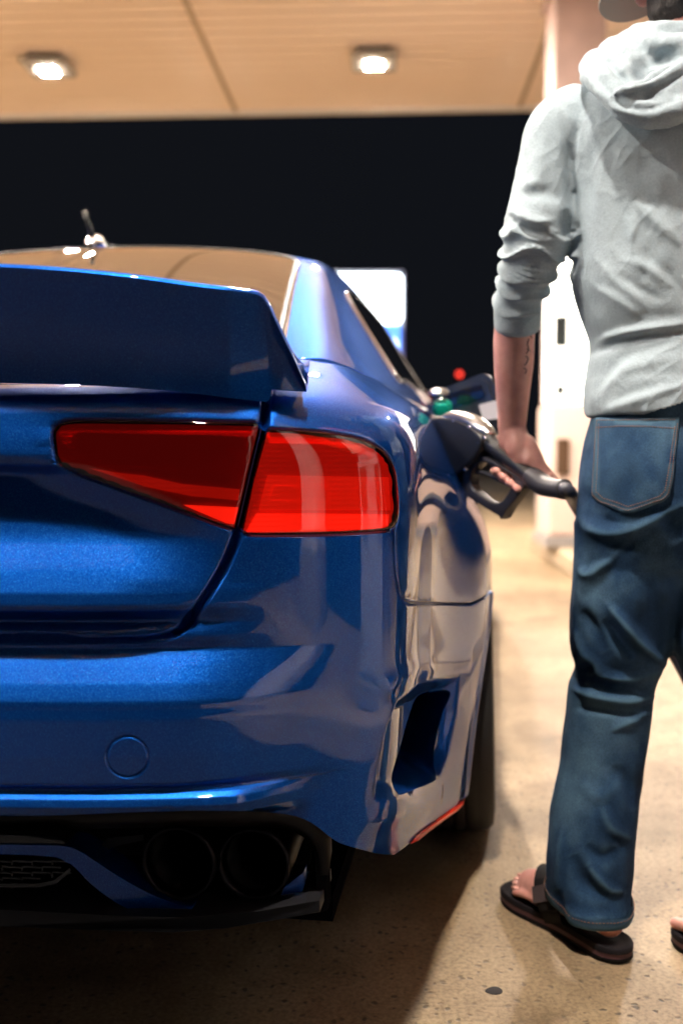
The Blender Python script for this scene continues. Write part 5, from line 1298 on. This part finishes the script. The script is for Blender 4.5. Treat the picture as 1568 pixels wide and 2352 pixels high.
for yy in (968, 985):
    w_ = on_mesh(je, [(x, yy+(3 if yy > 970 else 0)*math.sin(x/40)) for x in range(1378, 1552, 5)], .0092)
    for i in range(0, len(w_)-1):
        if w_[i] and w_[i+1]: ms.tube([w_[i][0].lerp(w_[i+1][0], .1), w_[i][0].lerp(w_[i+1][0], .62)], .0008, 5)
o = ms.build('pocket_stitching', STITCH, None, True); o.parent = pk
# tattoo: thin dark curls on the inner forearm
TAT = mat('tattoo_ink', (.10, .06, .07), .6); body = [c_ for c_ in person.children if c_.name.startswith('body')][0]; m = MB()
for pts in ([(1214, 778), (1210, 790), (1213, 800), (1208, 812)], [(1209, 800), (1216, 806)], [(1206, 818), (1212, 822), (1208, 834), (1203, 838)], [(1216, 768), (1220, 776)], [(1202, 845), (1208, 850), (1205, 858)]):
    w_ = on_mesh(body, smooth_px(pts, 5), .0003)
    if all(w_): m.tube([p[0] for p in w_], .0011, 6, flat=1)
o = m.build('tattoo', TAT, None, True); o.parent = body

# ---- flip-flops
FF_T = mat('sandal_top', (.012, .010, .012), .85, Specular_IOR_Level=.15); FF_M = mat('sandal_midsole', (.07, .025, .03), .6); FF_S = mat('sandal_strap', (.010, .009, .010), .8, Specular_IOR_Level=.15); FF_L = mat('sandal_band', (.05, .034, .036), .8)
b_ = noise_tex(FF_T, 240, 2); ln(FF_T, bump(FF_T, b_.outputs[0], .5, .001).outputs[0], P(FF_T).inputs['Normal'])
for sd in (-1, 1):
    h, f, out_ = FEET[sd]; fl = empty('flip_flop'); fl.parent = person
    prof = [(-.042, .0), (-.038, .016), (-.022, .031), (.0, .037), (.05, .036), (.10, .038), (.15, .045), (.19, .050), (.225, .047), (.25, .036), (.262, .018), (.265, 0)]
    inn_ = [(-.042, 0), (-.038, -.016), (-.022, -.031), (.0, -.036), (.05, -.031), (.10, -.029), (.15, -.036), (.19, -.046), (.225, -.047), (.25, -.037), (.262, -.018), (.265, 0)]
    ol_ = smooth_px(prof, 4)[:-1] + smooth_px(inn_, 4)[::-1][:-1]
    def ring(z, g_): return [h + f*((a_-.11)*g_+.11) + out_*(b2*g_) + Vector((0, 0, z)) - Vector(person.location) for a_, b2 in ol_]
    def band(zs, nm, mt, top=False):
        m = MB(); rr = [[m.bm.verts.new(p) for p in ring(z, g_)] for z, g_ in zs]; n = len(ol_)
        for A, B in zip(rr, rr[1:]):
            for k in range(n): m.bm.faces.new((A[k], A[(k+1) % n], B[(k+1) % n], B[k]))
        m.bm.faces.new(rr[0][::-1]); m.bm.faces.new(rr[-1]); o = m.build(nm, mt, fl, auto=60); return o
    band([(.001, .975), (.006, 1.0), (.010, 1.0)], 'outsole', FF_S); band([(.010, .992), (.014, .985), (.018, .992)], 'midsole', FF_M); band([(.018, 1.0), (.0255, 1.005), (.0285, .985), (.0285, .93), (.0265, .90)], 'footbed', FF_T)
    q = lambda a_, b2, z: h + f*a_ + out_*b2 + Vector((0, 0, SOLE_T+z)) - Vector(person.location)
    # the strap: a wide band over the instep narrowing to the toe post
    def ribbon(pts, wid, th, nm, mt):
        a_, w_ = spath(pts, wid, 8); m = MB(); rr = []
        for i, p in enumerate(a_):
            t2 = (a_[min(i+1, len(a_)-1)]-a_[max(i-1, 0)]).normalized(); s2 = f - t2*f.dot(t2); s2.normalize(); n2 = t2.cross(s2); 
            if n2.z < 0 and abs(n2.z) > .05: n2 = -n2
            if abs(n2.z) <= .05: n2 = n2 if n2.dot(out_*(1 if (p-q(.12, 0, 0)).dot(out_) > 0 else -1)) > 0 else -n2
            rr.append([m.bm.verts.new(p + s2*sx*w_[i] + n2*sz*th) for sx, sz in ((-1, 0), (-.9, 1), (.9, 1), (1, 0))])
        for A, B in zip(rr, rr[1:]):
            for k in range(4): m.bm.faces.new((A[k], A[(k+1) % 4], B[(k+1) % 4], B[k]))
        m.bm.faces.new(rr[0]); m.bm.faces.new(rr[-1][::-1]); return m.build(nm, mt, fl, auto=50)
    ribbon([q(.095, .041, -.006), q(.105, .044, .020), q(.125, .034, .050), q(.142, .012, .066), q(.152, -.012, .060), q(.150, -.034, .036), q(.13, -.038, .010), q(.125, -.036, -.006)], [.026, .027, .026, .024, .023, .024, .025, .025], .003, 'strap', FF_S)
    ribbon([q(.118, .0455, .026), q(.132, .037, .050)], [.024, .023], .0042, 'strap_band', FF_L)
    m = MB(); m.tube([q(.150, -.012, .058), q(.185, -.015, .040), q(.213, -.016, .018), q(.216, -.016, -.006)], [.010, .007, .0045, .004], 12, flat=.7); m.build('toe_post', FF_S, fl, True)
# ================================================================ NOZZLE AND HOSE
NB = mat('nozzle_black', (.008, .008, .009), .42, Coat_Weight=.12); NG = mat('nozzle_grey', (.032, .030, .036), .45); HOSE = mat('hose_rubber', (.045, .045, .062), .38)
noz = empty('fuel_nozzle', at(1060, 1040, HN(1060)))
tag(noz, 'black fuel nozzle with lever guard in the hand, pushed into the open filler', 'fuel nozzle')
NL = noz.location.copy()
dirn = (at(1215, 1000, HN(1215))-at(1000, 1000, HN(1000))); dirn.z = 0; dirn.normalize(); perp = Vector((-dirn.y, dirn.x, 0))
if perp.y < 0: perp = -perp
def npt(x, y, o_=0.0): return at(x, y, HN(x)) + perp*o_ - NL
def plate(outer, hole, th, nm, mtl, bev=.003, off=0.):
    outer = smooth_px(outer, 3, True) if len(outer) > 6 else outer
    loops = [outer]+([smooth_px(hole, 3, True)] if hole else []); pts, ed_ = [], []
    for lp in loops:
        k = len(pts); pts += lp; ed_ += [(k+i, k+(i+1) % len(lp)) for i in range(len(lp))]
    vo_, e2, f2, *_r = delaunay_2d_cdt([Vector(p) for p in pts], ed_, [], 0, 1e-6)
    X = np.array([v.x for v in vo_]); Y = np.array([v.y for v in vo_]); F = np.array([list(q) for q in f2]); ok_ = inpoly(X[F].mean(1), Y[F].mean(1), outer)
    if hole: ok_ &= ~inpoly(X[F].mean(1), Y[F].mean(1), loops[1])
    bm = bmesh.new(); A = [bm.verts.new(npt(x, y, off-th/2)) for x, y in zip(X, Y)]
    for t in F[ok_]: bm.faces.new([A[int(i)] for i in t])
    bmesh.ops.dissolve_limit(bm, angle_limit=.001, verts=bm.verts[:], edges=bm.edges[:])
    g_ = bmesh.ops.extrude_face_region(bm, geom=bm.faces[:]); bmesh.ops.translate(bm, verts=[v for v in g_['geom'] if isinstance(v, bmesh.types.BMVert)], vec=perp*th)
    bmesh.ops.recalc_face_normals(bm, faces=bm.faces)
    if bev: bmesh.ops.bevel(bm, geom=[e for e in bm.edges if len(e.link_faces) == 2 and e.calc_face_angle(0) > 1.2], offset=bev, segments=3, profile=.5, affect='EDGES')
    m = MB(); m.bm.free(); m.bm = bm; return m.build(nm, mtl, noz, auto=35)
plate([(1000, 1000), (1004, 966), (1030, 958), (1075, 966), (1112, 988), (1128, 1010), (1120, 1040), (1098, 1066), (1074, 1086), (1050, 1090), (1020, 1070)], None, .052, 'nozzle_body', NB, .006)
plate([(1070, 1080), (1096, 1052), (1120, 1046), (1200, 1094), (1222, 1096), (1224, 1104), (1162, 1184), (1154, 1184), (1100, 1152), (1058, 1122), (1050, 1100)], [(1092, 1092), (1102, 1070), (1122, 1062), (1180, 1090), (1186, 1112), (1166, 1146), (1144, 1156), (1108, 1136), (1092, 1116)], .024, 'lever_guard', NG, .003)
m = MB(); a_, r_ = spath([npt(1112, 1006), npt(1140, 1032), npt(1175, 1060), npt(1205, 1084), npt(1222, 1097)], [.021, .017, .0165, .0165, .018], 6); m.tube(a_, r_, 24); m.build('grip', NB, noz, True)
m = MB(); a_, r_ = spath([npt(1090, 1082), npt(1118, 1088), npt(1150, 1104), npt(1180, 1112)], [.006, .005, .005, .004], 6); m.tube(a_, r_, 12); m.build('lever', NG, noz, True)
m = MB(); a_, r_ = spath([npt(1010, 972), npt(1040, 960), npt(1080, 966), npt(1112, 986), npt(1128, 1000)], [.012, .021, .023, .020, .012], 6); m.tube(a_, r_, 24, flat=.62, up=(0, 0, 1)); m.build('metal_cover', STEEL, noz, True)
for x, y in ((1062, 968), (1098, 980), (1120, 1018), (1132, 1004), (1088, 1078)):
    _m = MB(); _m.ball(npt(x, y, -.022), (.0042, .0042, .0042)); _m.build('screw', CHROME, noz, True)
sp_e = CO + CR*.835 + CH*1.08 + Vector((0, 0, .855)) - NL
m = MB(); a_, r_ = spath([npt(1020, 1000), npt(1000, 992), sp_e + (npt(1000, 992)-sp_e)*.5, sp_e], [.026, .022, .013, .0125], 6); m.tube(a_, r_, 20); m.build('spout', STEEL, noz, True)
m = MB(); a0_ = npt(1012, 996); m.tube([a0_, a0_+(npt(1000, 990)-a0_)*1.0], [.036, .034], 28); m.build('splash_guard', NB, noz, True)
m = MB(); a_, r_ = spath([npt(1218, 1094), npt(1232, 1104), npt(1250, 1116), npt(1275, 1122), npt(1296, 1124)], [.019, .0205, .0195, .017, .0185], 6); m.tube(a_, r_, 24); m.build('swivel', NG, noz, True)
q = [npt(1290, 1123)+NL, npt(1304, 1128)+NL, at(1322, 1158, 1.865), at(1372, 1245, 1.93), at(1440, 1342, 1.985), at(1500, 1430, 2.0), at(1552, 1512, 2.0), at(1605, 1600, 1.98), at(1700, 1680, 1.95), Vector((1.0, 1.9, .18)), Vector((1.16, 1.75, .20)), Vector((1.24, 1.55, .45)), Vector((1.27, 1.32, 1.0)), Vector((1.27, 1.15, 1.6)), Vector((1.31, 1.11, 1.9)), Vector((1.40, 1.10, 1.95))]
m = MB(); a_, r_ = spath([p-NL for p in q], [.0125]*len(q), 8); m.tube(a_, r_, 20); m.build('hose', HOSE, noz, True)
